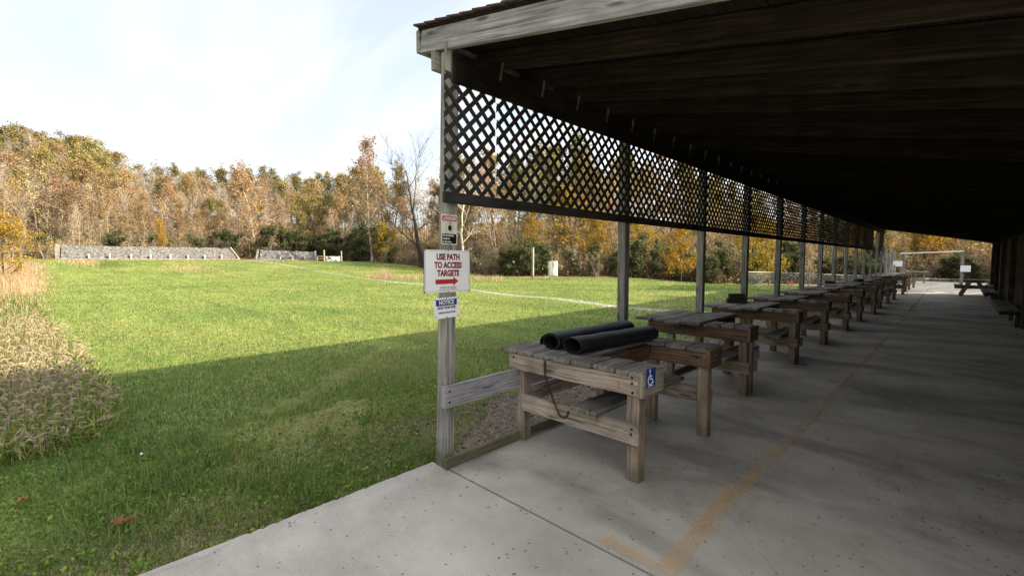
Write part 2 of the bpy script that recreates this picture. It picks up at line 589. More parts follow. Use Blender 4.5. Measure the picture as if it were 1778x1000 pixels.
def mat_concrete(name, light, dark, stain_amt, pits=True):
    m, t, p, out = new_mat(name)
    L = t.links.new
    geo = NN(t, 'ShaderNodeNewGeometry')
    n1 = NN(t, 'ShaderNodeTexNoise'); n1.inputs['Scale'].default_value = 1.1; n1.inputs['Detail'].default_value = 9; n1.inputs['Roughness'].default_value = 0.66
    L(geo.outputs['Position'], n1.inputs['Vector'])
    r1 = ramp(t, [(0.32, dark), (0.66, light)])
    L(n1.outputs['Fac'], r1.inputs[0])
    # long smeared dark stains across the floor
    mp = NN(t, 'ShaderNodeMapping'); mp.inputs['Scale'].default_value = (0.55, 1.15, 1); mp.inputs['Rotation'].default_value = (0, 0, rad(22)); mp.inputs['Location'].default_value = (1.7, 0.35, 0)
    L(geo.outputs['Position'], mp.inputs[0])
    n2 = NN(t, 'ShaderNodeTexNoise'); n2.inputs['Scale'].default_value = 0.85; n2.inputs['Detail'].default_value = 6; n2.inputs['Roughness'].default_value = 0.6; n2.inputs['Distortion'].default_value = 0.6
    L(mp.outputs[0], n2.inputs['Vector'])
    r2 = ramp(t, [(0.36, 1.0 - stain_amt), (0.52, 0.93), (0.6, 1.0)])
    L(n2.outputs['Fac'], r2.inputs[0])
    mx = NN(t, 'ShaderNodeMixRGB', blend_type='MULTIPLY'); mx.inputs['Fac'].default_value = 1
    L(r1.outputs[0], mx.inputs['Color1']); L(r2.outputs[0], mx.inputs['Color2'])
    # fine sand speckle
    n3 = NN(t, 'ShaderNodeTexNoise'); n3.inputs['Scale'].default_value = 170; n3.inputs['Detail'].default_value = 3
    L(geo.outputs['Position'], n3.inputs['Vector'])
    r3 = ramp(t, [(0.3, 0.70), (0.7, 1.22)])
    L(n3.outputs['Fac'], r3.inputs[0])
    mx3 = NN(t, 'ShaderNodeMixRGB', blend_type='MULTIPLY'); mx3.inputs['Fac'].default_value = 1
    L(mx.outputs[0], mx3.inputs['Color1']); L(r3.outputs[0], mx3.inputs['Color2'])
    last = mx3
    h = r3
    if pits:
        v = NN(t, 'ShaderNodeTexVoronoi'); v.inputs['Scale'].default_value = 14.0; v.inputs['Randomness'].default_value = 1.0
        nd = NN(t, 'ShaderNodeTexNoise'); nd.inputs['Scale'].default_value = 40
        L(geo.outputs['Position'], nd.inputs['Vector'])
        va = NN(t, 'ShaderNodeVectorMath', operation='MULTIPLY_ADD'); va.inputs[1].default_value = (0.035, 0.035, 0)
        L(nd.outputs['Color'], va.inputs[0]); L(geo.outputs['Position'], va.inputs[2])
        L(va.outputs[0], v.inputs['Vector'])
        nb = NN(t, 'ShaderNodeTexNoise'); nb.inputs['Scale'].default_value = 1.6
        L(geo.outputs['Position'], nb.inputs['Vector'])
        sb = NN(t, 'ShaderNodeMath', operation='MULTIPLY_ADD'); sb.inputs[1].default_value = -0.26; sb.inputs[2].default_value = 0.150
        L(nb.outputs['Fac'], sb.inputs[0])
        sc = NN(t, 'ShaderNodeMath', operation='ADD'); L(v.outputs['Distance'], sc.inputs[0]); L(sb.outputs[0], sc.inputs[1])
        r4 = ramp(t, [(0.10, 0.16), (0.15, 1.0)])
        L(sc.outputs[0], r4.inputs[0])
        mx4 = NN(t, 'ShaderNodeMixRGB', blend_type='MULTIPLY'); mx4.inputs['Fac'].default_value = 0.8
        L(last.outputs[0], mx4.inputs['Color1']); L(r4.outputs[0], mx4.inputs['Color2'])
        last = mx4
    # hairline cracks
    vc = NN(t, 'ShaderNodeTexVoronoi', feature='DISTANCE_TO_EDGE'); vc.inputs['Scale'].default_value = 0.42
    nw = NN(t, 'ShaderNodeTexNoise'); nw.inputs['Scale'].default_value = 3.0; nw.inputs['Detail'].default_value = 5
    L(geo.outputs['Position'], nw.inputs['Vector'])
    vw = NN(t, 'ShaderNodeVectorMath', operation='MULTIPLY_ADD'); vw.inputs[1].default_value = (0.35, 0.35, 0)
    L(nw.outputs['Color'], vw.inputs[0]); L(geo.outputs['Position'], vw.inputs[2]); L(vw.outputs[0], vc.inputs['Vector'])
    rcx = ramp(t, [(0.0012, 0.45), (0.0030, 1.0)])
    L(vc.outputs['Distance'], rcx.inputs[0])
    mxx = NN(t, 'ShaderNodeMixRGB', blend_type='MULTIPLY'); mxx.inputs['Fac'].default_value = 0.28
    L(last.outputs[0], mxx.inputs['Color1']); L(rcx.outputs[0], mxx.inputs['Color2'])
    last = mxx
    # rusty smears
    mr = NN(t, 'ShaderNodeMapping'); mr.inputs['Scale'].default_value = (0.9, 2.4, 1); mr.inputs['Location'].default_value = (5.2, 2.9, 0)
    L(geo.outputs['Position'], mr.inputs[0])
    n5 = NN(t, 'ShaderNodeTexNoise'); n5.inputs['Scale'].default_value = 1.0; n5.inputs['Detail'].default_value = 5
    L(mr.outputs[0], n5.inputs['Vector'])
    r5 = ramp(t, [(0.66, 0.0), (0.78, 0.45)])
    L(n5.outputs['Fac'], r5.inputs[0])
    mx5 = NN(t, 'ShaderNodeMixRGB'); L(r5.outputs[0], mx5.inputs['Fac']); L(last.outputs[0], mx5.inputs['Color1'])
    mx5.inputs['Color2'].default_value = (0.24, 0.15, 0.085, 1)
    L(mx5.outputs[0], p.inputs['Base Color'])
    p.inputs['Roughness'].default_value = 0.78
    p.inputs['Specular IOR Level'].default_value = 0.28
    b = NN(t, 'ShaderNodeBump'); b.inputs['Strength'].default_value = 0.3; b.inputs['Distance'].default_value = 0.004
    L(n3.outputs['Fac'], b.inputs['Height']); L(b.outputs[0], p.inputs['Normal'])
    return m


M['concrete_out'] = mat_concrete('pale_concrete', (0.49, 0.45, 0.392), (0.33, 0.30, 0.258), 0.30)
M['concrete_in'] = mat_concrete('stained_concrete', (0.49, 0.445, 0.38), (0.33, 0.297, 0.249), 0.46)


def mat_line():
    m, t, p, out = new_mat('worn_orange_paint')
    L = t.links.new
    geo = NN(t, 'ShaderNodeNewGeometry')
    n = NN(t, 'ShaderNodeTexNoise'); n.inputs['Scale'].default_value = 26; n.inputs['Detail'].default_value = 7; n.inputs['Roughness'].default_value = 0.7
    L(geo.outputs['Position'], n.inputs['Vector'])
    n2 = NN(t, 'ShaderNodeTexNoise'); n2.inputs['Scale'].default_value = 1.7; n2.inputs['Detail'].default_value = 3
    L(geo.outputs['Position'], n2.inputs['Vector'])
    uv = NN(t, 'ShaderNodeUVMap'); sp = NN(t, 'ShaderNodeSeparateXYZ'); L(uv.outputs[0], sp.inputs[0])
    er = ramp(t, [(0.0, 0.0), (0.22, 1.0), (0.78, 1.0), (1.0, 0.0)])
    L(sp.outputs['Y'], er.inputs[0])
    a = NN(t, 'ShaderNodeMath', operation='ADD'); L(n.outputs['Fac'], a.inputs[0]); L(n2.outputs['Fac'], a.inputs[1])
    a2 = NN(t, 'ShaderNodeMath', operation='MULTIPLY_ADD'); a2.inputs[1].default_value = 0.55
    L(er.outputs[0], a2.inputs[0]); L(a.outputs[0], a2.inputs[2])
    rr = ramp(t, [(0.0, 0.0), (1.0, 1.0)])
    mr = NN(t, 'ShaderNodeMapRange'); mr.inputs['From Min'].default_value = 1.22; mr.inputs['From Max'].default_value = 1.58; mr.inputs['To Max'].default_value = 0.44
    L(a2.outputs[0], mr.inputs['Value'])
    tr = NN(t, 'ShaderNodeBsdfTransparent')
    mix = NN(t, 'ShaderNodeMixShader')
    L(mr.outputs[0], mix.inputs[0]); L(tr.outputs[0], mix.inputs[1]); L(p.outputs[0], mix.inputs[2])
    L(mix.outputs[0], out.inputs['Surface'])
    c = ramp(t, [(0.3, (0.58, 0.385, 0.20)), (0.7, (0.66, 0.465, 0.265))])
    L(n.outputs['Fac'], c.inputs[0]); L(c.outputs[0], p.inputs['Base Color'])
    return m


M['orange'] = mat_line()


def mat_ground():
    m, t, p, out = new_mat('lawn_and_forest_floor')
    L = t.links.new
    geo = NN(t, 'ShaderNodeNewGeometry')
    n1 = NN(t, 'ShaderNodeTexNoise'); n1.inputs['Scale'].default_value = 0.16; n1.inputs['Detail'].default_value = 8; n1.inputs['Roughness'].default_value = 0.62
    L(geo.outputs['Position'], n1.inputs['Vector'])
    r1 = ramp(t, [(0.30, (0.085, 0.128, 0.030)), (0.5, (0.138, 0.170, 0.042)), (0.7, (0.200, 0.205, 0.064))])
    L(n1.outputs['Fac'], r1.inputs[0])
    # mower stripes and streaks
    mp = NN(t, 'ShaderNodeMapping'); mp.inputs['Rotation'].default_value = (0, 0, rad(-18)); mp.inputs['Scale'].default_value = (0.12, 1.4, 1)
    L(geo.outputs['Position'], mp.inputs[0])
    n2 = NN(t, 'ShaderNodeTexNoise'); n2.inputs['Scale'].default_value = 0.8; n2.inputs['Detail'].default_value = 4
    L(mp.outputs[0], n2.inputs['Vector'])
    r2 = ramp(t, [(0.35, 0.80), (0.65, 1.16)])
    L(n2.outputs['Fac'], r2.inputs[0])
    n3 = NN(t, 'ShaderNodeTexNoise'); n3.inputs['Scale'].default_value = 5.5; n3.inputs['Detail'].default_value = 8; n3.inputs['Roughness'].default_value = 0.75
    L(geo.outputs['Position'], n3.inputs['Vector'])
    r3 = ramp(t, [(0.3, 0.55), (0.7, 1.4)])
    L(n3.outputs['Fac'], r3.inputs[0])
    a = NN(t, 'ShaderNodeMixRGB', blend_type='MULTIPLY'); a.inputs['Fac'].default_value = 1
    L(r1.outputs[0], a.inputs['Color1']); L(r2.outputs[0], a.inputs['Color2'])
    b = NN(t, 'ShaderNodeMixRGB', blend_type='MULTIPLY'); b.inputs['Fac'].default_value = 1
    L(a.outputs[0], b.inputs['Color1']); L(r3.outputs[0], b.inputs['Color2'])
    # forest floor
    n4 = NN(t, 'ShaderNodeTexNoise'); n4.inputs['Scale'].default_value = 0.5; n4.inputs['Detail'].default_value = 9; n4.inputs['Roughness'].default_value = 0.7
    L(geo.outputs['Position'], n4.inputs['Vector'])
    r4 = ramp(t, [(0.3, (0.055, 0.042, 0.02)), (0.5, (0.15, 0.10, 0.05)), (0.7, (0.24, 0.165, 0.085))])
    L(n4.outputs['Fac'], r4.inputs[0])
    at = NN(t, 'ShaderNodeAttribute', attribute_name='forest')
    mx = NN(t, 'ShaderNodeMixRGB')
    L(at.outputs['Fac'], mx.inputs['Fac']); L(b.outputs[0], mx.inputs['Color1']); L(r4.outputs[0], mx.inputs['Color2'])
    # worn tan patches
    n5 = NN(t, 'ShaderNodeTexNoise'); n5.inputs['Scale'].default_value = 0.7; n5.inputs['Detail'].default_value = 6
    L(geo.outputs['Position'], n5.inputs['Vector'])
    at2 = NN(t, 'ShaderNodeAttribute', attribute_name='bare')
    ad = NN(t, 'ShaderNodeMath', operation='MULTIPLY_ADD'); ad.inputs[1].default_value = 0.75
    L(at2.outputs['Fac'], ad.inputs[0]); L(n5.outputs['Fac'], ad.inputs[2])
    r5 = ramp(t, [(0.66, 0.0), (0.86, 0.85)])
    L(ad.outputs[0], r5.inputs[0])
    mx2 = NN(t, 'ShaderNodeMixRGB'); L(r5.outputs[0], mx2.inputs['Fac']); L(mx.outputs[0], mx2.inputs['Color1'])
    r6 = ramp(t, [(0.3, (0.075, 0.062, 0.035)), (0.7, (0.19, 0.155, 0.09))])
    L(n3.outputs['Fac'], r6.inputs[0]); L(r6.outputs[0], mx2.inputs['Color2'])
    L(mx2.outputs[0], p.inputs['Base Color'])
    p.inputs['Roughness'].default_value = 0.95
    p.inputs['Specular IOR Level'].default_value = 0.1
    n6 = NN(t, 'ShaderNodeTexNoise'); n6.inputs['Scale'].default_value = 9; n6.inputs['Detail'].default_value = 6
    L(geo.outputs['Position'], n6.inputs['Vector'])
    bp = NN(t, 'ShaderNodeBump'); bp.inputs['Strength'].default_value = 0.8; bp.inputs['Distance'].default_value = 0.06
    L(n6.outputs['Fac'], bp.inputs['Height']); L(bp.outputs[0], p.inputs['Normal'])
    return m


M['ground'] = mat_ground()


def mat_gravel(name, cols, scale):
    m, t, p, out = new_mat(name)
    L = t.links.new
    geo = NN(t, 'ShaderNodeNewGeometry')
    v = NN(t, 'ShaderNodeTexVoronoi'); v.inputs['Scale'].default_value = scale
    L(geo.outputs['Position'], v.inputs['Vector'])
    hs = NN(t, 'ShaderNodeSeparateColor'); L(v.outputs['Color'], hs.inputs[0])
    n = NN(t, 'ShaderNodeTexNoise'); n.inputs['Scale'].default_value = 1.3; n.inputs['Detail'].default_value = 6
    L(geo.outputs['Position'], n.inputs['Vector'])
    a = NN(t, 'ShaderNodeMath', operation='MULTIPLY_ADD'); a.inputs[1].default_value = 0.55
    L(hs.outputs[0], a.inputs[0])
    b = NN(t, 'ShaderNodeMath', operation='MULTIPLY'); b.inputs[1].default_value = 0.6
    L(n.outputs['Fac'], b.inputs[0]); L(b.outputs[0], a.inputs[2])
    r = ramp(t, list(zip([0.15, 0.4, 0.62, 0.85], cols)))
    L(a.outputs[0], r.inputs[0]); L(r.outputs[0], p.inputs['Base Color'])
    bp = NN(t, 'ShaderNodeBump'); bp.inputs['Strength'].default_value = 0.9; bp.inputs['Distance'].default_value = 0.012
    L(v.outputs['Distance'], bp.inputs['Height']); L(bp.outputs[0], p.inputs['Normal'])
    return m


M['mulch'] = mat_gravel('brown_gravel_and_chips', [(0.034, 0.023, 0.015), (0.075, 0.05, 0.032), (0.12, 0.085, 0.055), (0.18, 0.145, 0.105)], 38)
M['path'] = mat_gravel('pale_path_gravel', [(0.08, 0.075, 0.05), (0.15, 0.14, 0.115), (0.22, 0.21, 0.19), (0.30, 0.29, 0.275)], 7)
M['pebble'] = flat('pebble_stone', (0.21, 0.175, 0.14), 0.85, 0, 0.5, 25)


def mat_leaf(name, cols, transl=0.35, vary=0.25):
    m, t, p, out = new_mat(name)
    L = t.links.new
    uv = NN(t, 'ShaderNodeUVMap'); sp = NN(t, 'ShaderNodeSeparateXYZ'); L(uv.outputs[0], sp.inputs[0])
    n = len(cols)
    r = ramp(t, [((i + 0.5) / n, c) for i, c in enumerate(cols)])
    L(sp.outputs['X'], r.inputs[0])
    oi = NN(t, 'ShaderNodeObjectInfo')
    hr = NN(t, 'ShaderNodeMapRange'); hr.inputs['To Min'].default_value = 1 - vary; hr.inputs['To Max'].default_value = 1 + vary
    L(oi.outputs['Random'], hr.inputs['Value'])
    hs = NN(t, 'ShaderNodeHueSaturation'); L(hr.outputs[0], hs.inputs['Value']); L(r.outputs[0], hs.inputs['Color'])
    h2 = NN(t, 'ShaderNodeMapRange'); h2.inputs['To Min'].default_value = 0.485; h2.inputs['To Max'].default_value = 0.515
    fr = NN(t, 'ShaderNodeMath', operation='FRACT'); ml = NN(t, 'ShaderNodeMath', operation='MULTIPLY'); ml.inputs[1].default_value = 7.31
    L(oi.outputs['Random'], ml.inputs[0]); L(ml.outputs[0], fr.inputs[0]); L(fr.outputs[0], h2.inputs['Value']); L(h2.outputs[0], hs.inputs['Hue'])
    L(hs.outputs[0], p.inputs['Base Color'])
    p.inputs['Roughness'].default_value = 0.7
    p.inputs['Specular IOR Level'].default_value = 0.2
    tr = NN(t, 'ShaderNodeBsdfTranslucent'); L(hs.outputs[0], tr.inputs['Color'])
    mx = NN(t, 'ShaderNodeMixShader'); mx.inputs[0].default_value = transl
    L(p.outputs[0], mx.inputs[1]); L(tr.outputs[0], mx.inputs[2]); L(mx.outputs[0], out.inputs['Surface'])
    return m


M['grass'] = mat_leaf('grass_blades', [(0.044, 0.106, 0.026), (0.092, 0.164, 0.037), (0.158, 0.212, 0.049), (0.235, 0.262, 0.074), (0.38, 0.32, 0.18)], 0.4, 0)
M['weedgrass'] = mat_leaf('verge_blades', [(0.055, 0.11, 0.018), (0.11, 0.175, 0.028), (0.185, 0.215, 0.044), (0.34, 0.28, 0.15), (0.46, 0.37, 0.23)], 0.3, 0)
M['clover'] = mat_leaf('clover_leaves', [(0.06, 0.13, 0.018), (0.11, 0.19, 0.026), (0.17, 0.24, 0.036), (0.25, 0.26, 0.055)], 0.35, 0)
M['foxtail'] = mat_leaf('foxtail_seed', [(0.24, 0.175, 0.115), (0.32, 0.25, 0.17), (0.41, 0.335, 0.235), (0.30, 0.25, 0.16)], 0.3, 0)
M['foxleaf'] = mat_leaf('foxtail_leaves', [(0.07, 0.12, 0.022), (0.12, 0.15, 0.035), (0.30, 0.23, 0.12), (0.42, 0.32, 0.19)], 0.35, 0)
M['tangrass'] = mat_leaf('dry_tall_grass', [(0.25, 0.18, 0.10), (0.36, 0.27, 0.16), (0.45, 0.35, 0.22), (0.30, 0.24, 0.11)], 0.3, 0.1)
M['rust_leaf'] = mat_leaf('rust_orange_leaves', [(0.20, 0.120, 0.055), (0.28, 0.165, 0.070), (0.34, 0.215, 0.09), (0.31, 0.235, 0.115)], 0.4)
M['pink_leaf'] = mat_leaf('faded_pinkish_leaves', [(0.20, 0.105, 0.07), (0.30, 0.165, 0.11), (0.36, 0.22, 0.15), (0.30, 0.20, 0.09)], 0.4)
M['gold_leaf'] = mat_leaf('golden_leaves', [(0.20, 0.12, 0.012), (0.30, 0.19, 0.018), (0.37, 0.25, 0.026), (0.30, 0.20, 0.03)], 0.45)
M['olive_leaf'] = mat_leaf('olive_yellow_leaves', [(0.095, 0.092, 0.032), (0.165, 0.147, 0.046), (0.235, 0.195, 0.06), (0.31, 0.235, 0.085)], 0.4)
M['green_leaf'] = mat_leaf('dark_green_leaves', [(0.032, 0.046, 0.018), (0.052, 0.070, 0.026), (0.078, 0.092, 0.034), (0.12, 0.115, 0.045)], 0.3)
M['tan_leaf'] = mat_leaf('dry_tan_leaves', [(0.20, 0.145, 0.085), (0.29, 0.21, 0.125), (0.36, 0.275, 0.17), (0.19, 0.18, 0.075)], 0.3)


def mat_bark(name, dark, light):
    m, t, p, out = new_mat(name)
    L = t.links.new
    tc = NN(t, 'ShaderNodeTexCoord')
    mp = NN(t, 'ShaderNodeMapping'); mp.inputs['Scale'].default_value = (6, 6, 1.2)
    L(tc.outputs['Object'], mp.inputs[0])
    n = NN(t, 'ShaderNodeTexNoise'); n.inputs['Scale'].default_value = 1.0; n.inputs['Detail'].default_value = 6
    L(mp.outputs[0], n.inputs['Vector'])
    r = ramp(t, [(0.35, dark), (0.65, light)])
    L(n.outputs['Fac'], r.inputs[0])
    oi = NN(t, 'ShaderNodeObjectInfo')
    hr = NN(t, 'ShaderNodeMapRange'); hr.inputs['To Min'].default_value = 0.7; hr.inputs['To Max'].default_value = 1.25
    L(oi.outputs['Random'], hr.inputs['Value'])
    hs = NN(t, 'ShaderNodeHueSaturation'); L(hr.outputs[0], hs.inputs['Value']); L(r.outputs[0], hs.inputs['Color'])
    L(hs.outputs[0], p.inputs['Base Color'])
    p.inputs['Roughness'].default_value = 0.9
    return m


M['bark'] = mat_bark('grey_brown_bark', (0.16, 0.13, 0.10), (0.33, 0.28, 0.225))
M['bark_pale'] = mat_bark('pale_bark', (0.26, 0.23, 0.19), (0.52, 0.48, 0.42))
M['bark_dark'] = mat_bark('dark_bark', (0.025, 0.021, 0.019), (0.06, 0.05, 0.044))


def mat_rubble():
    m, t, p, out = new_mat('weathered_grey_backstop')
    L = t.links.new
    geo = NN(t, 'ShaderNodeNewGeometry')
    mp = NN(t, 'ShaderNodeMapping'); mp.inputs['Scale'].default_value = (1.3, 1.3, 2.2)
    L(geo.outputs['Position'], mp.inputs[0])
    n = NN(t, 'ShaderNodeTexNoise'); n.inputs['Scale'].default_value = 1.9; n.inputs['Detail'].default_value = 9; n.inputs['Roughness'].default_value = 0.75
    L(mp.outputs[0], n.inputs['Vector'])
    r = ramp(t, [(0.34, (0.022, 0.022, 0.023)), (0.48, (0.080, 0.079, 0.077)), (0.60, (0.155, 0.150, 0.140)), (0.74, (0.27, 0.255, 0.225))])
    L(n.outputs['Fac'], r.inputs[0]); L(r.outputs[0], p.inputs['Base Color'])
    bp = NN(t, 'ShaderNodeBump'); bp.inputs['Strength'].default_value = 0.9; bp.inputs['Distance'].default_value = 0.15
    L(n.outputs['Fac'], bp.inputs['Height']); L(bp.outputs[0], p.inputs['Normal'])
    return m


M['rubble'] = mat_rubble()


def mat_graffiti():
    m, t, p, out = new_mat('shot_up_grey_board')
    L = t.links.new
    geo = NN(t, 'ShaderNodeNewGeometry')
    n = NN(t, 'ShaderNodeTexNoise'); n.inputs['Scale'].default_value = 1.6; n.inputs['Detail'].default_value = 5; n.inputs['Distortion'].default_value = 1.5
    L(geo.outputs['Position'], n.inputs['Vector'])
    r = ramp(t, [(0.40, (0.03, 0.03, 0.035)), (0.47, (0.25, 0.25, 0.26)), (0.55, (0.48, 0.48, 0.47))])
    L(n.outputs['Fac'], r.inputs[0]); L(r.outputs[0], p.inputs['Base Color'])
    return m


M['board'] = mat_graffiti()


def mat_mesh():
    """chain link: a diamond net of wire, the holes are really empty"""
    m, t, p, out = new_mat('chain_link_wire')
    L = t.links.new
    uv = NN(t, 'ShaderNodeUVMap'); sp = NN(t, 'ShaderNodeSeparateXYZ'); L(uv.outputs[0], sp.inputs[0])
    outs = []
    for op in ('ADD', 'SUBTRACT'):
        a = NN(t, 'ShaderNodeMath', operation=op); L(sp.outputs['X'], a.inputs[0]); L(sp.outputs['Y'], a.inputs[1])
        s = NN(t, 'ShaderNodeMath', operation='MULTIPLY'); s.inputs[1].default_value = 12.0; L(a.outputs[0], s.inputs[0])
        f = NN(t, 'ShaderNodeMath', operation='FRACT'); L(s.outputs[0], f.inputs[0])
        g = NN(t, 'ShaderNodeMath', operation='LESS_THAN'); g.inputs[1].default_value = 0.09; L(f.outputs[0], g.inputs[0])
        outs.append(g)
    mx = NN(t, 'ShaderNodeMath', operation='MAXIMUM'); L(outs[0].outputs[0], mx.inputs[0]); L(outs[1].outputs[0], mx.inputs[1])
    tr = NN(t, 'ShaderNodeBsdfTransparent'); mix = NN(t, 'ShaderNodeMixShader')
    p.inputs['Base Color'].default_value = (0.30, 0.31, 0.31, 1); p.inputs['Metallic'].default_value = 0.5; p.inputs['Roughness'].default_value = 0.5
    L(mx.outputs[0], mix.inputs[0]); L(tr.outputs[0], mix.inputs[1]); L(p.outputs[0], mix.inputs[2]); L(mix.outputs[0], out.inputs['Surface'])
    return m


M['chainlink'] = mat_mesh()
M['shingle'] = flat('dark_red_brown_shingles', (0.055, 0.032, 0.028), 0.9, 0, 0.4, 30)
M['joint'] = flat('dark_joint_filler', (0.035, 0.03, 0.026), 0.9, 0, 0.4, 30)
M['dryleaf'] = mat_leaf('fallen_leaf', [(0.15, 0.07, 0.035), (0.21, 0.10, 0.045), (0.29, 0.14, 0.055), (0.13, 0.075, 0.05)], 0.2, 0.3)


# ------------------------------------------------------------------ ground
def build_ground():
    nb = 300
    rs = [0.4] + list(np.geomspace(0.8, 900, 150))
    bs = np.linspace(-180, 180, nb, endpoint=False)
    V = [(0, 0, -0.12)]
    rr, bb = np.meshgrid(rs, bs, indexing='ij')
    X = -rr * np.sin(np.radians(bb)); Y = rr * np.cos(np.radians(bb))
    Z = terrain(X, Y)
    Vs = np.stack([X, Y, Z], -1).reshape(-1, 3)
    V = np.vstack([[[0, 0, -0.12]], Vs])
    F = []
    for j in range(nb):
        F.append((0, 1 + j, 1 + (j + 1) % nb))
    for i in range(len(rs) - 1):
        for j in range(nb):
            j2 = (j + 1) % nb
            F.append((1 + i * nb + j, 1 + (i + 1) * nb + j, 1 + (i + 1) * nb + j2, 1 + i * nb + j2))
    me = bpy.data.meshes.new('ground')
    me.from_pydata(V.tolist(), [], F)
    x, y = V[:, 0], V[:, 1]
    r = np.hypot(x, y); b = np.degrees(np.arctan2(-x, y))
    e = edge_r(b)
    jit = 1.2 * np.sin(b * 1.7) + 0.8 * np.sin(b * 4.1)
    forest = sstep(-1.5, 1.5, r - e + jit)
    a = me.attributes.new('forest', 'FLOAT', 'POINT'); a.data.foreach_set('value', forest.astype(np.float32))
    bare = np.zeros(len(x))
    bare = np.maximum(bare, (1 - np.clip(np.abs(x + 3.35) / 1.5, 0, 1)) * np.where(y > 2.3, 1.0, .55)) * (y > -2) * (y < 34)          # along the slab edge
    bare = np.maximum(bare, 0.8 * sstep(87, 93, r) * (b > 62) * (1 - forest))                           # bank in front of the backstops
    a = me.attributes.new('bare', 'FLOAT', 'POINT'); a.data.foreach_set('value', bare.astype(np.float32))
    me.polygons.foreach_set('use_smooth', [True] * len(me.polygons))
    o = link('ground', me, M['ground'])
    tag(o, kind='structure')


build_ground()


def strip(name, pts, widths, mat, lift, fade=False):
    """draped strip along ground points"""
    mb = MB()
    P = [Vector((p[0], p[1], 0)) for p in pts]
    # resample
    Q = []; Wd = []
    for i in range(len(P) - 1):
        n = max(2, int((P[i + 1] - P[i]).length / 0.5))
        for k in range(n):
            s = k / n
            Q.append(P[i].lerp(P[i + 1], s)); Wd.append(widths[i] * (1 - s) + widths[i + 1] * s)
    Q.append(P[-1]); Wd.append(widths[-1])
    rows = []
    for i, q in enumerate(Q):
        d = (Q[min(i + 1, len(Q) - 1)] - Q[max(i - 1, 0)]).normalized()
        n = Vector((-d.y, d.x, 0))
        wl = Wd[i] * .5 * random.uniform(.55, 1.45); wr = Wd[i] * .5 * random.uniform(.55, 1.45)
        row = []
        for s in (-1, -0.4, 0.2, 1):
            w = wl if s < 0 else wr
            p = q + n * (s * w)
            row.append(len(mb.v)); mb.v.append(Vector((p.x, p.y, tz(p.x, p.y) + lift - (0.05 if abs(s) == 1 else 0))))
        rows.append(row)
    for a, b in zip(rows, rows[1:]):
        for k in range(3):
            mb.face((a[k], a[k + 1], b[k + 1], b[k]), tuple((mb.v[i].x, mb.v[i].y) for i in (a[k], a[k + 1], b[k + 1], b[k])))
    o = mb.build(name, mat, smooth=True)
    return tag(o, kind='structure')


pathpts = [at_bearing(74.4, 92), at_bearing(73.0, 84), at_bearing(70.5, 72), gz(520, 472, 0.1), gz(600, 480, -.05), gz(690, 490, -.05), gz(770, 498, -.05),
           gz(850, 507, -.05), gz(960, 518, -.05), gz(1080, 532, -.05), gz(1230, 543, -.05), (-3.6, 15.6)]
strip('path', pathpts, [6.5, 4.2, 1.5, .9, 0.8, 1.5, .8, 1.0, 1.0, 1.1, 2.0, 3.2], M['path'], 0.012)


def build_slab():
    # approach slab in front of the shelter, ragged outer edge
    mb = MB()
    ys = np.linspace(-3, 2.235, 420)
    left = []
    chip = 0.0
    for y in ys:
        chip = chip * .72 + (random.uniform(.006, .022) if random.random() < .05 else 0)
        left.append((-3.130 + chip + random.uniform(-.003, .003), y))
    top = [(x, y, 0.0) for x, y in left] + [(7, 2.235, 0.0), (7, -3, 0.0)]
    mb.prism([Vector(p) + Vector((0, 0, -.12)) for p in top][::-1], (0, 0, .12))
    tag(mb.build('concrete_apron', M['concrete_out']), kind='structure')
    mb = MB()
    mb.prism([Vector(p) for p in [(-3.0, 2.255, -1.3), (1.6, 2.255, -1.3), (1.6, 48.5, -1.3), (-3.0, 48.5, -1.3)]], (0, 0, 1.3))
    tag(mb.build('concrete_floor', M['concrete_in']), kind='structure')
    mb = MB()
    mb.prism([Vector(p) for p in [(-3.0, 2.2355, -.1), (1.6, 2.2355, -.1), (1.6, 2.2545, -.1), (-3.0, 2.2545, -.1)]], (0, 0, .088))
    tag(mb.build('pavement_joint', M['joint']), kind='structure')


build_slab()


def build_line():
    mb = MB()
    pts = [(-1.085, 2.30), (-1.09, 4.1), (-1.07, 6.2), (-1.06, 10), (-1.06, 15.7), (-1.1, 26), (-1.13, 36), (-1.13, 46)]
    ws = [0.16, 0.13, 0.115, 0.105, 0.10, 0.10, 0.10, 0.10]
    acc = 0
    for (p, w), (q, w2) in zip(zip(pts, ws), zip(pts[1:], ws[1:])):
        n = max(1, int((q[1] - p[1]) / .5))
        for k in range(n):
            s0, s1 = k / n, (k + 1) / n
            x0, y0, a0 = p[0] + (q[0] - p[0]) * s0, p[1] + (q[1] - p[1]) * s0, w + (w2 - w) * s0
            x1, y1, a1 = p[0] + (q[0] - p[0]) * s1, p[1] + (q[1] - p[1]) * s1, w + (w2 - w) * s1
            mb.poly([(x0 - a0 / 2, y0, .004), (x0 + a0 / 2, y0, .004), (x1 + a1 / 2, y1, .004), (x1 - a1 / 2, y1, .004)],
                    ((y0, 0.02), (y0, .98), (y1, .98), (y1, 0.02)))
    # overspray: second pass beside the line and along the joint
    mb.poly([(-1.19, 2.85, .008), (-1.05, 2.80, .008), (-1.08, 3.6, .008), (-1.21, 3.55, .008)], ((0, 0), (0, 1), (1, 1), (1, 0)))
    mb.poly([(-1.50, 2.27, .008), (-1.14, 2.262, .008), (-1.14, 2.37, .008), (-1.48, 2.41, .008)], ((0, 0), (1, 0), (1, 1), (0, 1)))
    tag(mb.build('painted_line', M['orange']), kind='structure')


build_line()


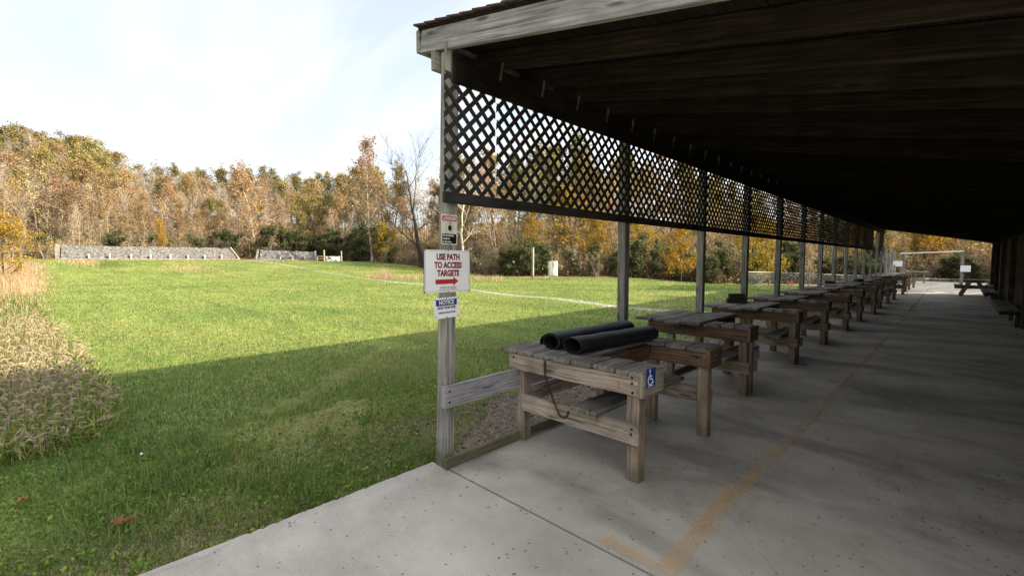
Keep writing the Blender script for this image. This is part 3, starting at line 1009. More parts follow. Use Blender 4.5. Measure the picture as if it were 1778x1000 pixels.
def build_litter():
    nr = np.random.RandomState(99)
    x = np.concatenate([nr.uniform(-3.0, 1.2, 420), nr.normal(-1.3, .7, 900), nr.normal(.1, .8, 200)])
    y = np.concatenate([2.6 + 30 * nr.rand(420) ** 1.5, nr.normal(22, 3.5, 900), nr.normal(4.7, .35, 200)])
    k = (x > -2.85) & (x < 1.2) & (y > 2.4)
    x, y = x[k], y[k]
    me = leaf_cards('leaf_litter', np.stack([x, y, np.full(len(x), .010)], 1), np.clip(.006 + .0022 * y, .010, .055), nr, up=True)
    me.materials.append(M['litter'])
    tag(link('leaf_litter', me), kind='stuff')


def build_strip():
    """bare gravel and bark strip between the slab curb and the lawn"""
    mb = MB()
    ys = np.linspace(2.45, 33, 140)
    rows = []
    for y in ys:
        xl = -4.25 + 0.22 * math.sin(y * 1.3) + 0.12 * math.sin(y * 3.7 + 2) + random.uniform(-.05, .05)
        if y < 3.6: xl = max(xl, -3.25 - (y - 2.45) * 0.8)
        row = []
        for s, dz in ((0, -.04), (.3, .015), (.7, .02), (1, .02)):
            x = xl + (-3.0 - xl) * s
            row.append(len(mb.v)); mb.v.append(Vector((x, y, tz(x, y) + dz)))
        rows.append(row)
    for a, b in zip(rows, rows[1:]):
        for k in range(3):
            mb.face((a[k], a[k + 1], b[k + 1], b[k]), ((0, 0), (1, 0), (1, 1), (0, 1)))
    tag(mb.build('gravel_strip', M['mulch'], smooth=True), kind='structure')
    # loose stones and chips on it
    V = []; F = []
    rs = np.random.RandomState(3)
    n = 3400
    yy = 2.5 + 14 * rs.rand(n) ** 1.7
    xx = -3.02 - 1.15 * rs.rand(n)
    kp = rs.rand(n) < np.clip((yy - 2.9) / 2.2, .08, 1)
    yy = yy[kp]; xx = xx[kp]; n = len(xx)
    mb = MB()
    T = np.array([(1, 0, 0), (0, 1, 0), (-1, 0, 0), (0, -1, 0), (0, 0, 1), (0, 0, -1)], float)
    FT = [(0, 1, 4), (1, 2, 4), (2, 3, 4), (3, 0, 4), (1, 0, 5), (2, 1, 5), (3, 2, 5), (0, 3, 5)]
    allv = []; alluv = []
    zz = terrain(xx, yy)
    for i in range(n):
        s = rs.uniform(.006, .019) * (1 + yy[i] * .03)
        sc = s * np.array([rs.uniform(.6, 1.6), rs.uniform(.6, 1.2), rs.uniform(.3, .7)])
        a = rs.uniform(0, 6.28); ca, sa = math.cos(a), math.sin(a)
        P = T * sc * (0.8 + .4 * rs.rand(6, 1))
        P = np.stack([P[:, 0] * ca - P[:, 1] * sa, P[:, 0] * sa + P[:, 1] * ca, P[:, 2]], 1) + (xx[i], yy[i], zz[i] + .022)
        u = rs.rand()
        for f in FT:
            allv += [P[f[0]], P[f[1]], P[f[2]]]; alluv += [(u, 0)] * 3
    me = quads_mesh('gravel', np.array(allv), 3, np.array(alluv))
    tag(link('gravel', me, M['chips']), kind='stuff')


M['chips'] = mat_leaf('gravel_chips', [(0.04, 0.028, 0.02), (0.085, 0.058, 0.04), (0.14, 0.105, 0.075), (0.25, 0.22, 0.18)], 0.0, 0)
build_strip()


# ------------------------------------------------------------------ the shelter
POSTY = [2.22, 5.06, 7.50, 9.68, 12.02, 14.38, 16.66, 18.90, 21.20, 23.55, 25.85, 28.15, 30.4, 32.45]
PX = -3.02          # centre line of the front posts
EAVE_X = -3.315
BACK_X = 1.62


def roof_z(x):      # underside of the rafters
    return 3.455 - 0.2045 * (x - EAVE_X)


def build_shelter():
    root = thing('shelter', 'long open-sided wooden firing line shelter with lattice screen and shingled lean-to roof', 'shelter', (PX, 2.22, 0))
    pw = 0.108
    for i, y in enumerate(POSTY):
        mb = MB()
        lean = 0.085 if i == 0 else random.uniform(-.01, .01)
        mb.board((PX, y + pw / 2, -0.3 if i == 0 else -0.12), (PX + (.02 if i == 0 else 0), y + pw / 2 + lean, roof_z(PX) - .01), pw, pw, up=(0, 1, 0), ch=.007, seg=8, wob=.0012)
        mb.build('post', M['post'], root)
    # header beams either side of the posts
    for x, nm in ((PX - pw / 2 - .022, 'header_beam'), (PX + pw / 2 + .032, 'header_beam')):
        mb = MB()
        zz = roof_z(x) - .012
        h = .235
        ys = [2.335] + [y + pw / 2 for y in POSTY[2::2]] + [32.62]
        if x < PX: ys[0] = 2.25; h = .155
        for a, b in zip(ys, ys[1:]):
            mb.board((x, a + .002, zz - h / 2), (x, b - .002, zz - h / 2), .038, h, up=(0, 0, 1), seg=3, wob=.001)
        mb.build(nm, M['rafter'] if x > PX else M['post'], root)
    # rafters
    sl = Vector((1, 0, -0.2045)).normalized()
    nrm = Vector((0.2045, 0, 1)).normalized()
    hr_ = 0.175
    y = 2.88
    n = 0
    while y < 32.5:
        mb = MB()
        p0 = Vector((EAVE_X + .045, y, roof_z(EAVE_X + .045))) + nrm * hr_ / 2
        p1 = Vector((BACK_X, y, roof_z(BACK_X))) + nrm * hr_ / 2
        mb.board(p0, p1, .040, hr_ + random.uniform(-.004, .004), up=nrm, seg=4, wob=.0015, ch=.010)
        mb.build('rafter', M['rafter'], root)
        if n < 16:
            # twisted galvanised strap from header beam up to the rafter
            mb = MB()
            xs = PX + pw / 2 + .055
            z0 = roof_z(xs) - .13
            mb.board((xs, y - .045, z0 + .03), (xs + .002, y - .030, z0 + .11), .026, .003, up=(1, 0, 0), ch=0)
            mb.board((xs + .002, y - .032, z0 + .10), (xs + .012, y - .026, z0 + .185), .026, .003, up=(0, 1, 0), ch=0)
            mb.build('rafter_tie', M['steel'], root)
        y += 0.56
        n += 1
    # strap on the end rafter over the corner post
    mb = MB()
    xs = PX + pw / 2 + .02
    mb.board((xs, 2.272, roof_z(xs) - .05), (xs, 2.272, roof_z(xs) + .045), .022, .004, up=(0, 1, 0), ch=0)
    mb.build('rafter_tie', M['steel'], root)
    # end rafters / rake boards, eave board
    for yy, mt in ((2.302, M['rake']), (32.78, M['rake'])):
        mb = MB()
        p0 = Vector((EAVE_X + .002, yy, roof_z(EAVE_X))) + nrm * hr_ / 2
        p1 = Vector((BACK_X + .05, yy, roof_z(BACK_X + .05))) + nrm * hr_ / 2
        mb.board(p0, p1, .045, hr_ + .004, up=nrm, seg=8, wob=.0012)
        mb.build('rake_board', mt, root)
    mb = MB()
    mb.board((EAVE_X - .020, 2.275, roof_z(EAVE_X) + .098), (EAVE_X - .022, 32.8, roof_z(EAVE_X) + .098), .04, .185, up=(0, 0, 1), seg=12, wob=.001)
    mb.build('eave_board', M['post'], root)
    # roof deck, boards running the length of the roof
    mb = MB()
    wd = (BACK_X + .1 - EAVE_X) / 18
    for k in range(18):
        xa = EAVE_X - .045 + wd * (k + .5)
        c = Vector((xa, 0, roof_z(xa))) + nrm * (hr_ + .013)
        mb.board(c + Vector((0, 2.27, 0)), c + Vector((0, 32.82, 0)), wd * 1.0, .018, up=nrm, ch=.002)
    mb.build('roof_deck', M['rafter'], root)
    # shingle courses, stepped along the rake
    mb = MB()
    nC = 34
    wd = (BACK_X + .2 - EAVE_X) / nC
    for k in range(nC):
        xa = EAVE_X - .075 + wd * k
        a = Vector((xa, 0, roof_z(xa))) + nrm * (hr_ + .032)
        b = Vector((xa + wd * 1.25, 0, roof_z(xa + wd * 1.25))) + nrm * (hr_ + .026)
        ov = random.uniform(0, .012)
        y0, y1 = 2.245 - ov, 32.85
        mb.board((a + b) / 2 + Vector((0, y0, .006)), (a + b) / 2 + Vector((0, y1, .006)), wd * 1.3, .015,
                 up=(nrm + sl * 0.06).normalized(), ch=.001)
    mb.build('shingles', M['shingle'], root)
    # lattice
    zb, zt = 2.175, 3.205
    xl = PX + pw / 2 + .012

    def clip(poly, lo, hi, ax):
        for sgn, lim in ((1, lo), (-1, hi)):
            out = []
            for i in range(len(poly)):
                a, b = poly[i], poly[(i + 1) % len(poly)]
                da, db = sgn * (a[ax] - lim), sgn * (b[ax] - lim)
                if da >= 0: out.append(a)
                if da * db < 0:
                    s = da / (da - db)
                    out.append((a[0] + (b[0] - a[0]) * s, a[1] + (b[1] - a[1]) * s))
            poly = out
            if not poly: return []
        return poly

    def panel(y0, y1, tilt=0.0, mat=M['lattice']):
        mb = MB()
        pitch = 0.142
        w = .038 / 2 * math.sqrt(2)
        h = zt - zb
        ph = random.uniform(0, pitch)
        for layer, sg in ((0, 1), (1, -1)):
            c = -h - pitch + ph * (layer * .0 + 1)
            while c < (y1 - y0) + h + pitch:
                cc = c + random.uniform(-.006, .006)
                # strip centre line  yy = cc + sg*(z)
                z0 = -.1; z1 = h + .1
                if sg > 0:
                    poly = [(cc + z0 - w, z0), (cc + z0 + w, z0), (cc + z1 + w, z1), (cc + z1 - w, z1)]
                else:
                    poly = [(cc + h - z0 - w, z0), (cc + h - z0 + w, z0), (cc + h - z1 + w, z1), (cc + h - z1 - w, z1)]
                poly = clip(poly, 0, y1 - y0, 0)
                if poly: poly = clip(poly, 0, h, 1)
                if len(poly) >= 3:
                    x = xl + layer * .0075
                    pts = [Vector((x, y0 + p[0] + tilt * (p[1] - h / 2), zb + p[1])) for p in poly]
                    b = len(mb.v); nn = len(pts)
                    mb.v += pts + [p + Vector((.0072, 0, 0)) for p in pts]
                    # grain along the strip
                    uvs = tuple(((p[0] * .7 + sg * p[1] * .7) + c * 3, (p[0] * .7 - sg * p[1] * .7) + c * 1.7) for p in poly)
                    mb.face(tuple(range(b, b + nn))[::-1], uvs[::-1])
                    mb.face(tuple(range(b + nn, b + 2 * nn)), uvs)
                    for i in range(nn):
                        j = (i + 1) % nn
                        mb.face((b + i, b + j, b + nn + j, b + nn + i), (uvs[i], uvs[j], uvs[j], uvs[i]))
                c += pitch
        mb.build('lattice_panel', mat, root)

    panel(2.25, 2.80, 0.012)
    panel(2.825, POSTY[1] + .05, 0.0)
    for i in range(1, len(POSTY) - 1):
        if i == 11:
            continue            # one bay of the screen is missing near the far end
        panel(POSTY[i] + .055, POSTY[i + 1] + .048)
    # rail along the foot of the lattice
    mb = MB()
    ys = [2.215] + [y + pw / 2 for y in POSTY[1::1]]
    ys = [y for i, y in enumerate(ys) if i not in (12,)]
    for a, b in zip(ys, ys[1:]):
        if abs(a - (POSTY[11] + pw / 2)) < .01: continue
        mb.board((xl + .035, a + .002, 2.215), (xl + .035, b - .002, 2.215), .036, .088, up=(0, 0, 1), seg=2, wob=.001)
    mb.build('lattice_rail', M['lattice'], root)
    # broken white end of a strip poking from the rail at the corner post
    mb = MB()
    mb.board((PX + .03, 2.205, 2.17), (PX + .045, 2.195, 2.225), .03, .012, up=(0, 1, 0))
    mb.build('rail_bracket', M['white'], root)
    # waist rail in the first bay
    mb = MB()
    xr = PX + pw / 2 + .021
    mb.board((xr, 2.215, .60), (xr, POSTY[1] + pw, .595), .042, .185, up=(0, 0, 1), seg=6, wob=.0015)
    kr = mb.build('guard_rail', M['rake'], root)
    for z in (.645, .555):
        mb = MB()
        mb.tube([(xr + .018, 2.262, z), (xr + .026, 2.262, z)], .0085, 10)
        mb.build('bolt', M['bolt'], kr)
    # curb along the slab edge
    mb = MB()
    xc = PX + pw / 2 + .023
    ys = [2.215] + [y + .054 for y in POSTY[2::2]]
    for a, b in zip(ys, ys[1:]):
        mb.board((xc, a + .003, .042), (xc, b - .003, .042), .042, .088, up=(0, 0, 1), seg=4, wob=.0012)
    mb.build('curb_board', M['curb'], root)
    # back wall: vertical boards between wall posts
    mb = MB()
    y = 2.35
    xw = 1.40
    while y < 32.6:
        w = random.uniform(.17, .2)
        if True:
            mb.board((xw + random.uniform(-.004, .004), y + w / 2, .07), (xw, y + w / 2, roof_z(xw) + .05), w, .022, up=(1, 0, 0), ch=.002)
        y += w + .003
    mb.build('back_wall', M['wall'], root)
    for y in (4.5, 9.0, 13.2, 16.9, 21.4, 25.6, 29.2, 32.4):
        mb = MB()
        mb.board((1.27, y, -.05), (1.27, y, roof_z(1.27)), .14, .14, up=(0, 1, 0), ch=.006, seg=4, wob=.001)
        mb.build('wall_post', M['wall'], root)
    for z, nm in ((.10, 'wall_curb'), (1.35, 'wall_girt')):
        mb = MB()
        mb.board((1.36, 2.4, z), (1.36, 32.5, z), .05, .16, up=(0, 0, 1))
        mb.build(nm, M['wall'], root)
    return root


shelter = build_shelter()


# ------------------------------------------------------------------ lettering
def text_mesh(body, size, sx=1.0, bold=0.0, align='CENTER', shear=0):
    cu = bpy.data.curves.new('lettering', 'FONT')
    cu.body = body
    cu.size = size
    cu.align_x = align
    cu.align_y = 'CENTER'
    cu.offset = bold
    cu.extrude = 0.0004
    cu.resolution_u = 3
    o = bpy.data.objects.new('lettering', cu)
    COL.objects.link(o)
    dg = bpy.context.evaluated_depsgraph_get()
    me = bpy.data.meshes.new_from_object(o.evaluated_get(dg))
    bpy.data.objects.remove(o)
    me.transform(Matrix.Diagonal((sx, 1, 1, 1)))
    return me


def sign_frame(y, z, x, roll=0.0):
    """local x -> world +Y, local y -> world Z, local z -> world +X; returns Empty matrix"""
    m = Matrix(((0, 0, 1, x), (1, 0, 0, y), (0, 1, 0, z), (0, 0, 0, 1)))
    return m @ Matrix.Rotation(roll, 4, 'Z')


def local_mesh(name, mb, mat, parent):
    me = bpy.data.meshes.new(name)
    me.from_pydata([tuple(v) for v in mb.v], [], mb.f)
    uvl = me.uv_layers.new(name='UVMap')
    uvl.data.foreach_set('uv', np.array([c for fu in mb.uv for uv in fu for c in uv], dtype=np.float32))
    return link(name, me, mat, parent)


def rrect(w, h, r, n=5, cx=0, cy=0):
    pts = []
    for sx, sy, a0 in ((1, 1, 0), (-1, 1, 90), (-1, -1, 180), (1, -1, 270)):
        for k in range(n + 1):
            a = rad(a0 + 90 * k / n)
            pts.append((cx + sx * (w / 2 - r) + r * math.cos(a), cy + sy * (h / 2 - r) + r * math.sin(a)))
    return pts


def plate(name, parent, mat, pts, z0, z1):
    mb = MB()
    mb.prism([Vector((p[0], p[1], z0)) for p in pts], (0, 0, z1 - z0))
    return local_mesh(name, mb, mat, parent)


def stroke(name, parent, mat, polys, w, z0, z1, closed=False):
    """thick 2-D line"""
    mb = MB()
    for pts in polys:
        n = len(pts)
        Ls = []; Rs = []
        for i in range(n):
            a = Vector(pts[max(i - 1, 0)]); b = Vector(pts[min(i + 1, n - 1)])
            d = (b - a).normalized()
            nn = Vector((-d.y, d.x))
            p = Vector(pts[i])
            Ls.append(p + nn * w / 2); Rs.append(p - nn * w / 2)
        for i in range(n - 1):
            q = [Rs[i], Rs[i + 1], Ls[i + 1], Ls[i]]
            mb.prism([Vector((p.x, p.y, z0)) for p in q], (0, 0, z1 - z0))
    return local_mesh(name, mb, mat, parent)


def letters(parent, body, size, x, y, mat, z, sx=1.0, bold=0.0, align='CENTER', name='lettering'):
    me = text_mesh(body, size, sx, bold, align)
    me.transform(Matrix.Translation((x, y, z)))
    return link(name, me, mat, parent)


def screws(parent, pts, z):
    for x, y in pts:
        mb = MB()
        mb.tube([(x, y, z - .001), (x, y, z + .003)], .0045, 8)
        local_mesh('screw', mb, M['bolt'], parent)


SIGNX = PX + .108 / 2 + .004


def lean(z):
    return 0.085 * z / 3.4


def build_signs():
    # danger sign
    r = thing('danger_sign', 'narrow red, cream and black ear protection danger sign, topmost on the corner post', 'sign')
    w, h = .160, .243
    r.matrix_world = sign_frame(2.295, 1.963, SIGNX + .012, rad(-1.0))
    plate('panel', r, M['signcream'], rrect(w, h, .010), -.0015, .0015)
    plate('header', r, M['signred'], rrect(w - .016, .040, .002, 2, 0, .088), .0016, .0022)
    letters(r, 'DANGER', .034, .010, .088, M['signcream'], .0027, .80, .0013)
    mb = MB()
    tri = [(-.066, .075), (-.046, .075), (-.056, .098)]
    mb.prism([Vector((a, b, .0023)) for a, b in tri], (0, 0, .0005))
    local_mesh('warning_triangle', mb, M['signcream'], r)
    plate('text_panel', r, M['signblack'], rrect(w - .016, .078, .002, 2, 0, -.073), .0016, .0022)
    for k, s in enumerate(('Ear protection', 'required', 'in this area.')):
        letters(r, s, 0.0225, -.066, -.047 - .0255 * k, M['signcream'], .0026, .84, .0008, 'LEFT')
    prof = [(-.006, -.030), (-.026, -.027), (-.031, -.022), (-.029, -.012), (-.033, -.008), (-.031, -.003), (-.041, -.001), (-.034, .014), (-.033, .028), (-.028, .044), (-.015, .056), (.003, .060),
            (.020, .056), (.032, .044), (.037, .026), (.034, .004), (.024, -.012), (.016, -.022), (.012, -.032)]
    stroke('head_outline', r, M['signblack'], [prof], .0022, .0016, .0021)
    mb = MB()
    mb.prism([Vector((.004 + .019 * math.cos(2 * math.pi * k / 24), .012 + .024 * math.sin(2 * math.pi * k / 24), .0022)) for k in range(24)], (0, 0, .0005))
    mb.prism([Vector(p) for p in ((.001, .03, .0022), (.008, .03, .0022), (.008, .060, .0022), (.001, .060, .0022))], (0, 0, .0004))
    local_mesh('ear_muff', mb, M['signblack'], r)
    screws(r, [(0, .114), (0, -.115)], .002)
    # main sign
    r = thing('path_sign', 'white sign with red lettering and arrow pointing to the targets, middle of the corner post', 'sign')
    w, h = .462, .340
    r.matrix_world = sign_frame(2.277, 1.627, SIGNX + .012, rad(-.6))
    plate('panel', r, M['signwhite'], rrect(w, h, .007), -.002, .002)
    b = .010
    stroke('border', r, M['edge'], [[(-w / 2 + b, -h / 2 + b), (w / 2 - b, -h / 2 + b), (w / 2 - b, h / 2 - b), (-w / 2 + b, h / 2 - b), (-w / 2 + b, -h / 2 + b)]], .0016, .0021, .0025)
    for e in (-w / 2, w / 2):
        stroke('rim', r, M['edge'], [[(e, -h / 2), (e, h / 2)]], .004, -.004, .0023)
    for s, y in (('USE PATH', .113), ('TO ACCESS', .047), ('TARGETS', -.018)):
        letters(r, s, .066, .003, y, M['signdarkred'], .0026, .80, .0034)
    mb = MB()
    ar = [(-.125, -.066), (.055, -.064), (.055, -.046), (.108, -.082), (.052, -.118), (.053, -.101), (-.125, -.104)]
    mb.prism([Vector((a, c, .0022)) for a, c in ar], (0, 0, .0006))
    local_mesh('arrow', mb, M['signred'], r)
    letters(r, 'DIVISION OF WILDLIFE', .0165, .002, -.132, M['signblack'], .0026, .95, .0002)
    letters(r, 'Ohio Department of Natural Resources', .0115, .002, -.147, M['signdarkred'], .0026, 1.0, .0001)
    screws(r, [(0, h / 2 - .006), (0, -h / 2 + .006), (-w / 2 + .006, -h / 2 + .006), (w / 2 - .006, h / 2 - .006), (w / 2 - .006, -h / 2 + .006), (-w / 2 + .006, h / 2 - .006)], .0025)
    # notice sign
    r = thing('notice_sign', 'small white and blue eye protection notice, lowest sign on the corner post', 'sign')
    w, h = .250, .166
    r.matrix_world = sign_frame(2.262, 1.332, SIGNX + .012, rad(1.2))
    plate('panel', r, M['signwhite'], rrect(w, h, .010), -.0015, .0015)
    plate('header', r, M['signblue'], rrect(w - .040, .050, .002, 2, -.002, .043), .0016, .0022)
    letters(r, 'NOTICE', .047, -.002, .043, M['signwhite'], .0027, .90, .0012)
    letters(r, 'SAVE YOUR EYES', .028, -.002, .0, M['signblack'], .0022, .84, .0011)
    letters(r, 'WEAR EYE PROTECTION', .0185, .002, -.039, M['signblack'], .0022, .81, .0007)
    screws(r, [(0, .076), (0, -.074), (-.114, .071), (.114, .071), (-.114, -.071), (.114, -.071)], .0018)


build_signs()


# ------------------------------------------------------------------ shooting benches
def leg(mb, x, y, z1, w=.095):
    mb.board((x, y, -.001), (x + random.uniform(-.006, .006), y + random.uniform(-.006, .006), z1), w, w, up=(0, 1, 0), ch=.009, seg=7, wob=.0025)


def bolts(parent, pts, ax):
    for p in pts:
        mb = MB()
        p = Vector(p)
        mb.tube([p, p + Vector(ax) * .006], .010, 10)
        mb.build('bolt', M['bolt'], parent)


def plank_run(mb, xs, y0, y1, z, t=.04, over=.02, worn=False):
    """planks side by side along X, each running along Y"""
    for a, b in zip(xs, xs[1:]):
        e0 = random.uniform(-.012, .012); e1 = random.uniform(-.012, .012)
        mb.board(((a + b) / 2, y0 + e0, z + random.uniform(-.003, .003)), ((a + b) / 2, y1 + e1, z + random.uniform(-.003, .003)),
                 (b - a) - .012, t, up=(0, 0, 1), ch=.013 if worn else .007, seg=6, wob=.002)


def build_bench_one():
    r = thing('shooting_bench', 'nearest weathered shooting bench, with blue wheelchair sign and two arms, rubber rolls on top', 'bench',
              (-2.35, 3.1, 0), 'shooting benches along the firing line')
    zt = .855
    # four long planks of the body, three short ones on each arm
    xl, xm, xr = -3.14, -2.30, -1.655
    xs = [xl + (xm - xl) * k / 4 for k in range(5)]
    for a, b in zip(xs, xs[1:]):
        mb = MB(); plank_run(mb, [a, b], 3.045, 4.70, zt, worn=True); mb.build('plank', M['plank'], r)
    xs = [xm + (xr - xm) * k / 3 for k in range(4)]
    for a, b in zip(xs, xs[1:]):
        mb = MB(); plank_run(mb, [a, b], 3.05, 3.415, zt, worn=True); mb.build('plank', M['plank'], r)
        mb = MB(); plank_run(mb, [a, b], 4.345, 4.66, zt, worn=True); mb.build('plank', M['plank'], r)
    za = .762
    ha = .145
    mb = MB(); mb.board((-3.03, 3.085, za), (-1.672, 3.085, za), .042, ha, seg=8, wob=.0015); front = mb.build('apron', M['bench_grey'], r)
    mb = MB(); mb.board((-1.650, 3.062, za + .018), (-1.650, 3.40, za + .018), .040, ha + .05, seg=3, wob=.001); mb.build('arm_end', M['bench_grey'], r)
    mb = MB(); mb.board((-2.24, 3.40, za), (-1.672, 3.40, za), .04, ha, seg=3); mb.build('apron', M['apron_red'], r)
    mb = MB(); mb.board((-2.262, 3.44, za), (-2.262, 4.345, za), .04, ha, seg=4); mb.build('apron', M['apron_red'], r)
    mb = MB(); mb.board((-2.24, 4.375, za), (-1.672, 4.375, za), .04, ha, seg=5, wob=.0015); far = mb.build('apron', M['apron_red'], r)
    mb = MB(); mb.board((-1.650, 4.352, za + .012), (-1.650, 4.655, za + .012), .040, ha + .04, seg=3, wob=.001); mb.build('arm_end', M['apron_red'], r)
    mb = MB(); mb.board((-3.03, 4.64, za), (-1.672, 4.64, za), .04, ha, seg=5); mb.build('apron', M['apron_red'], r)
    mb = MB(); mb.board((-3.05, 3.11, za), (-3.05, 4.615, za), .04, ha, seg=5); mb.build('apron', M['bench_grey'], r)
    bolts(front, [(-2.97, 3.064, .80), (-1.72, 3.064, .83), (-1.715, 3.064, .715), (-1.72, 3.064, .785)], (0, -1, 0))
    bolts(far, [(-1.76, 4.354, .775)], (0, -1, 0))
    # legs
    for x, y, z1 in ((-2.93, 3.158, .69), (-1.735, 3.16, .69), (-1.715, 4.45, .69), (-2.96, 4.56, .69), (-2.32, 4.56, .69)):
        mb = MB(); leg(mb, x, y, z1, .105); mb.build('leg', M['bench_leg'], r)
    # stretchers
    mb = MB(); mb.board((-2.88, 3.10, .385), (-1.665, 3.09, .385), .042, .155, seg=6, wob=.0015); st = mb.build('stretcher', M['bench_grey'], r)
    bolts(st, [(-1.725, 3.070, .39), (-1.72, 3.071, .43)], (0, -1, 0))
    mb = MB(); mb.board((-2.95, 4.49, .38), (-1.665, 4.51, .38), .042, .15, seg=6, wob=.0015); mb.build('stretcher', M['bench_grey'], r)
    mb = MB(); mb.board((-2.98, 3.22, .40), (-2.98, 4.50, .40), .042, .155, seg=4); mb.build('stretcher', M['bench_grey'], r)
    # seat: one wide plank on the stretchers
    mb = MB(); mb.board((-2.135, 3.0, .487), (-2.115, 4.62, .487), .255, .042, seg=6, wob=.0015, ch=.008); mb.build('seat', M['plank'], r)
    mb = MB(); mb.board((-2.12, 3.03, .44), (-2.02, 3.03, .44), .03, .05, seg=1); mb.build('seat_cleat', M['bench_grey'], r)
    # red number painted on the apron
    mb = MB()
    mb.poly([(-1.842, 3.0628, .722), (-1.834, 3.0628, .722), (-1.833, 3.0628, .785), (-1.841, 3.0628, .785)])
    mb.poly([(-1.848, 3.0628, .719), (-1.828, 3.0628, .719), (-1.828, 3.0628, .725), (-1.848, 3.0628, .725)])
    mb.poly([(-1.850, 3.0628, .775), (-1.841, 3.0628, .780), (-1.841, 3.0628, .787), (-1.850, 3.0628, .781)])
    mb.build('bench_number', M['redpaint'], front)
    return r


build_bench_one()


def build_bench_std(y0):
    """L shaped bench: wide body over the curb, one arm towards the walkway, seat in the notch"""
    r = thing('shooting_bench', '', 'bench', (-2.5, y0, 0), 'shooting benches along the firing line')
    zt = .868
    Y = y0
    xs = [-3.36, -3.10, -2.86, -2.62, -2.36]
    gaps = [0, .0, .02, .0]
    for i, (a, b) in enumerate(zip(xs, xs[1:])):
        mb = MB()
        f0 = Y + (-.16 if i >= 2 else -.02) + random.uniform(-.02, .02)
        plank_run(mb, [a + (.012 if i == 2 else 0), b], f0, Y + 1.30 + random.uniform(-.03, .03), zt + (.012 if i == 3 else 0))
        mb.build('plank', M['plank'], r)
    xs = [-2.345, -2.16, -1.985, -1.82]
    for a, b in zip(xs, xs[1:]):
        mb = MB(); plank_run(mb, [a, b], Y - .01, Y + .30, zt - .004); mb.build('plank', M['plank'], r)
    za, ha = .768, .150
    mb = MB(); mb.board((-3.15, Y + .015, za), (-1.834, Y + .015, za), .042, ha, seg=6, wob=.0015); mb.build('apron', M['apron_red'], r)
    mb = MB(); mb.board((-1.811, Y - .008, za + .018), (-1.811, Y + .305, za + .018), .042, ha + .038, seg=3, wob=.0015); mb.build('arm_end', M['apron_red'], r)
    mb = MB(); mb.board((-2.36, Y + .29, za), (-1.834, Y + .29, za), .04, ha, seg=3); mb.build('apron', M['apron_red'], r)
    mb = MB(); mb.board((-2.385, Y + .315, za), (-2.385, Y + 1.17, za), .04, ha, seg=3); mb.build('apron', M['apron_red'], r)
    mb = MB(); mb.board((-3.17, Y + .04, za), (-3.17, Y + 1.17, za), .04, ha, seg=3); mb.build('apron', M['apron_red'], r)
    mb = MB(); mb.board((-3.15, Y + 1.19, za), (-2.37, Y + 1.19, za), .04, ha, seg=3); mb.build('apron', M['apron_red'], r)
    for x, y in ((-1.885, Y + .09), (-1.872, Y + .222), (-2.86, Y + .09), (-2.86, Y + 1.10), (-2.43, Y + 1.10)):
        mb = MB(); leg(mb, x, y, .69, .098); mb.build('leg', M['bench_leg'], r)
    mb = MB(); mb.board((-2.92, Y + .02, .36), (-1.80, Y + .02, .36), .042, .145, seg=5, wob=.0015); mb.build('stretcher', M['bench_leg'], r)
    mb = MB(); mb.board((-2.90, Y + .292, .36), (-1.79, Y + .292, .36), .040, .145, seg=4, wob=.0015); mb.build('stretcher', M['bench_leg'], r)
    mb = MB(); mb.board((-2.90, Y + 1.07, .36), (-1.99, Y + 1.07, .36), .042, .145, seg=3); mb.build('stretcher', M['bench_leg'], r)
    mb = MB(); mb.board((-2.13, Y - .25, .456), (-2.13, Y + 1.15, .456), .25, .042, seg=5, wob=.0015, ch=.008); mb.build('seat', M['plank'], r)
    return r


bench_y = [6.07, 8.48, 10.88, 13.4, 15.75, 18.15, 20.5, 22.9, 25.3, 29.8, 32.1, 34.6, 37.2]
bench_lab = ['second shooting bench from the front, directly behind the rubber rolls, bare top',
             'third shooting bench from the front, with two dark blocks stacked on its outer edge',
             'fourth shooting bench from the front, bare grey planks over reddish apron',
             'fifth shooting bench from the front, bare top, beside the fifth post',
             'sixth shooting bench from the front, bare top in deep shade',
             'seventh shooting bench from the front, with a dark block on its outer edge',
             'eighth shooting bench from the front, with small dark blocks on its top',
             'ninth shooting bench from the front, bare, under the dark lattice',
             'tenth shooting bench from the front, just before the wider gap in the row',
             'shooting bench just beyond the wider gap in the row, paler top in the light',
             'shooting bench standing at the far end of the lattice screen',
             'first shooting bench standing past the end of the roof',
             'farthest shooting bench past the end of the roof, near the white sheet']
protos = []
for k, (y, lb) in enumerate(zip(bench_y, bench_lab)):
    if k < 4:
        c = build_bench_std(y)
        protos.append(c)
    else:
        c = copy_tree(protos[k % 4])
        c.location = (-2.5 + random.uniform(-.05, .05), y, 0)
        c.rotation_euler = (0, 0, rad(random.uniform(-1.6, 1.6)))
    c['label'] = lb


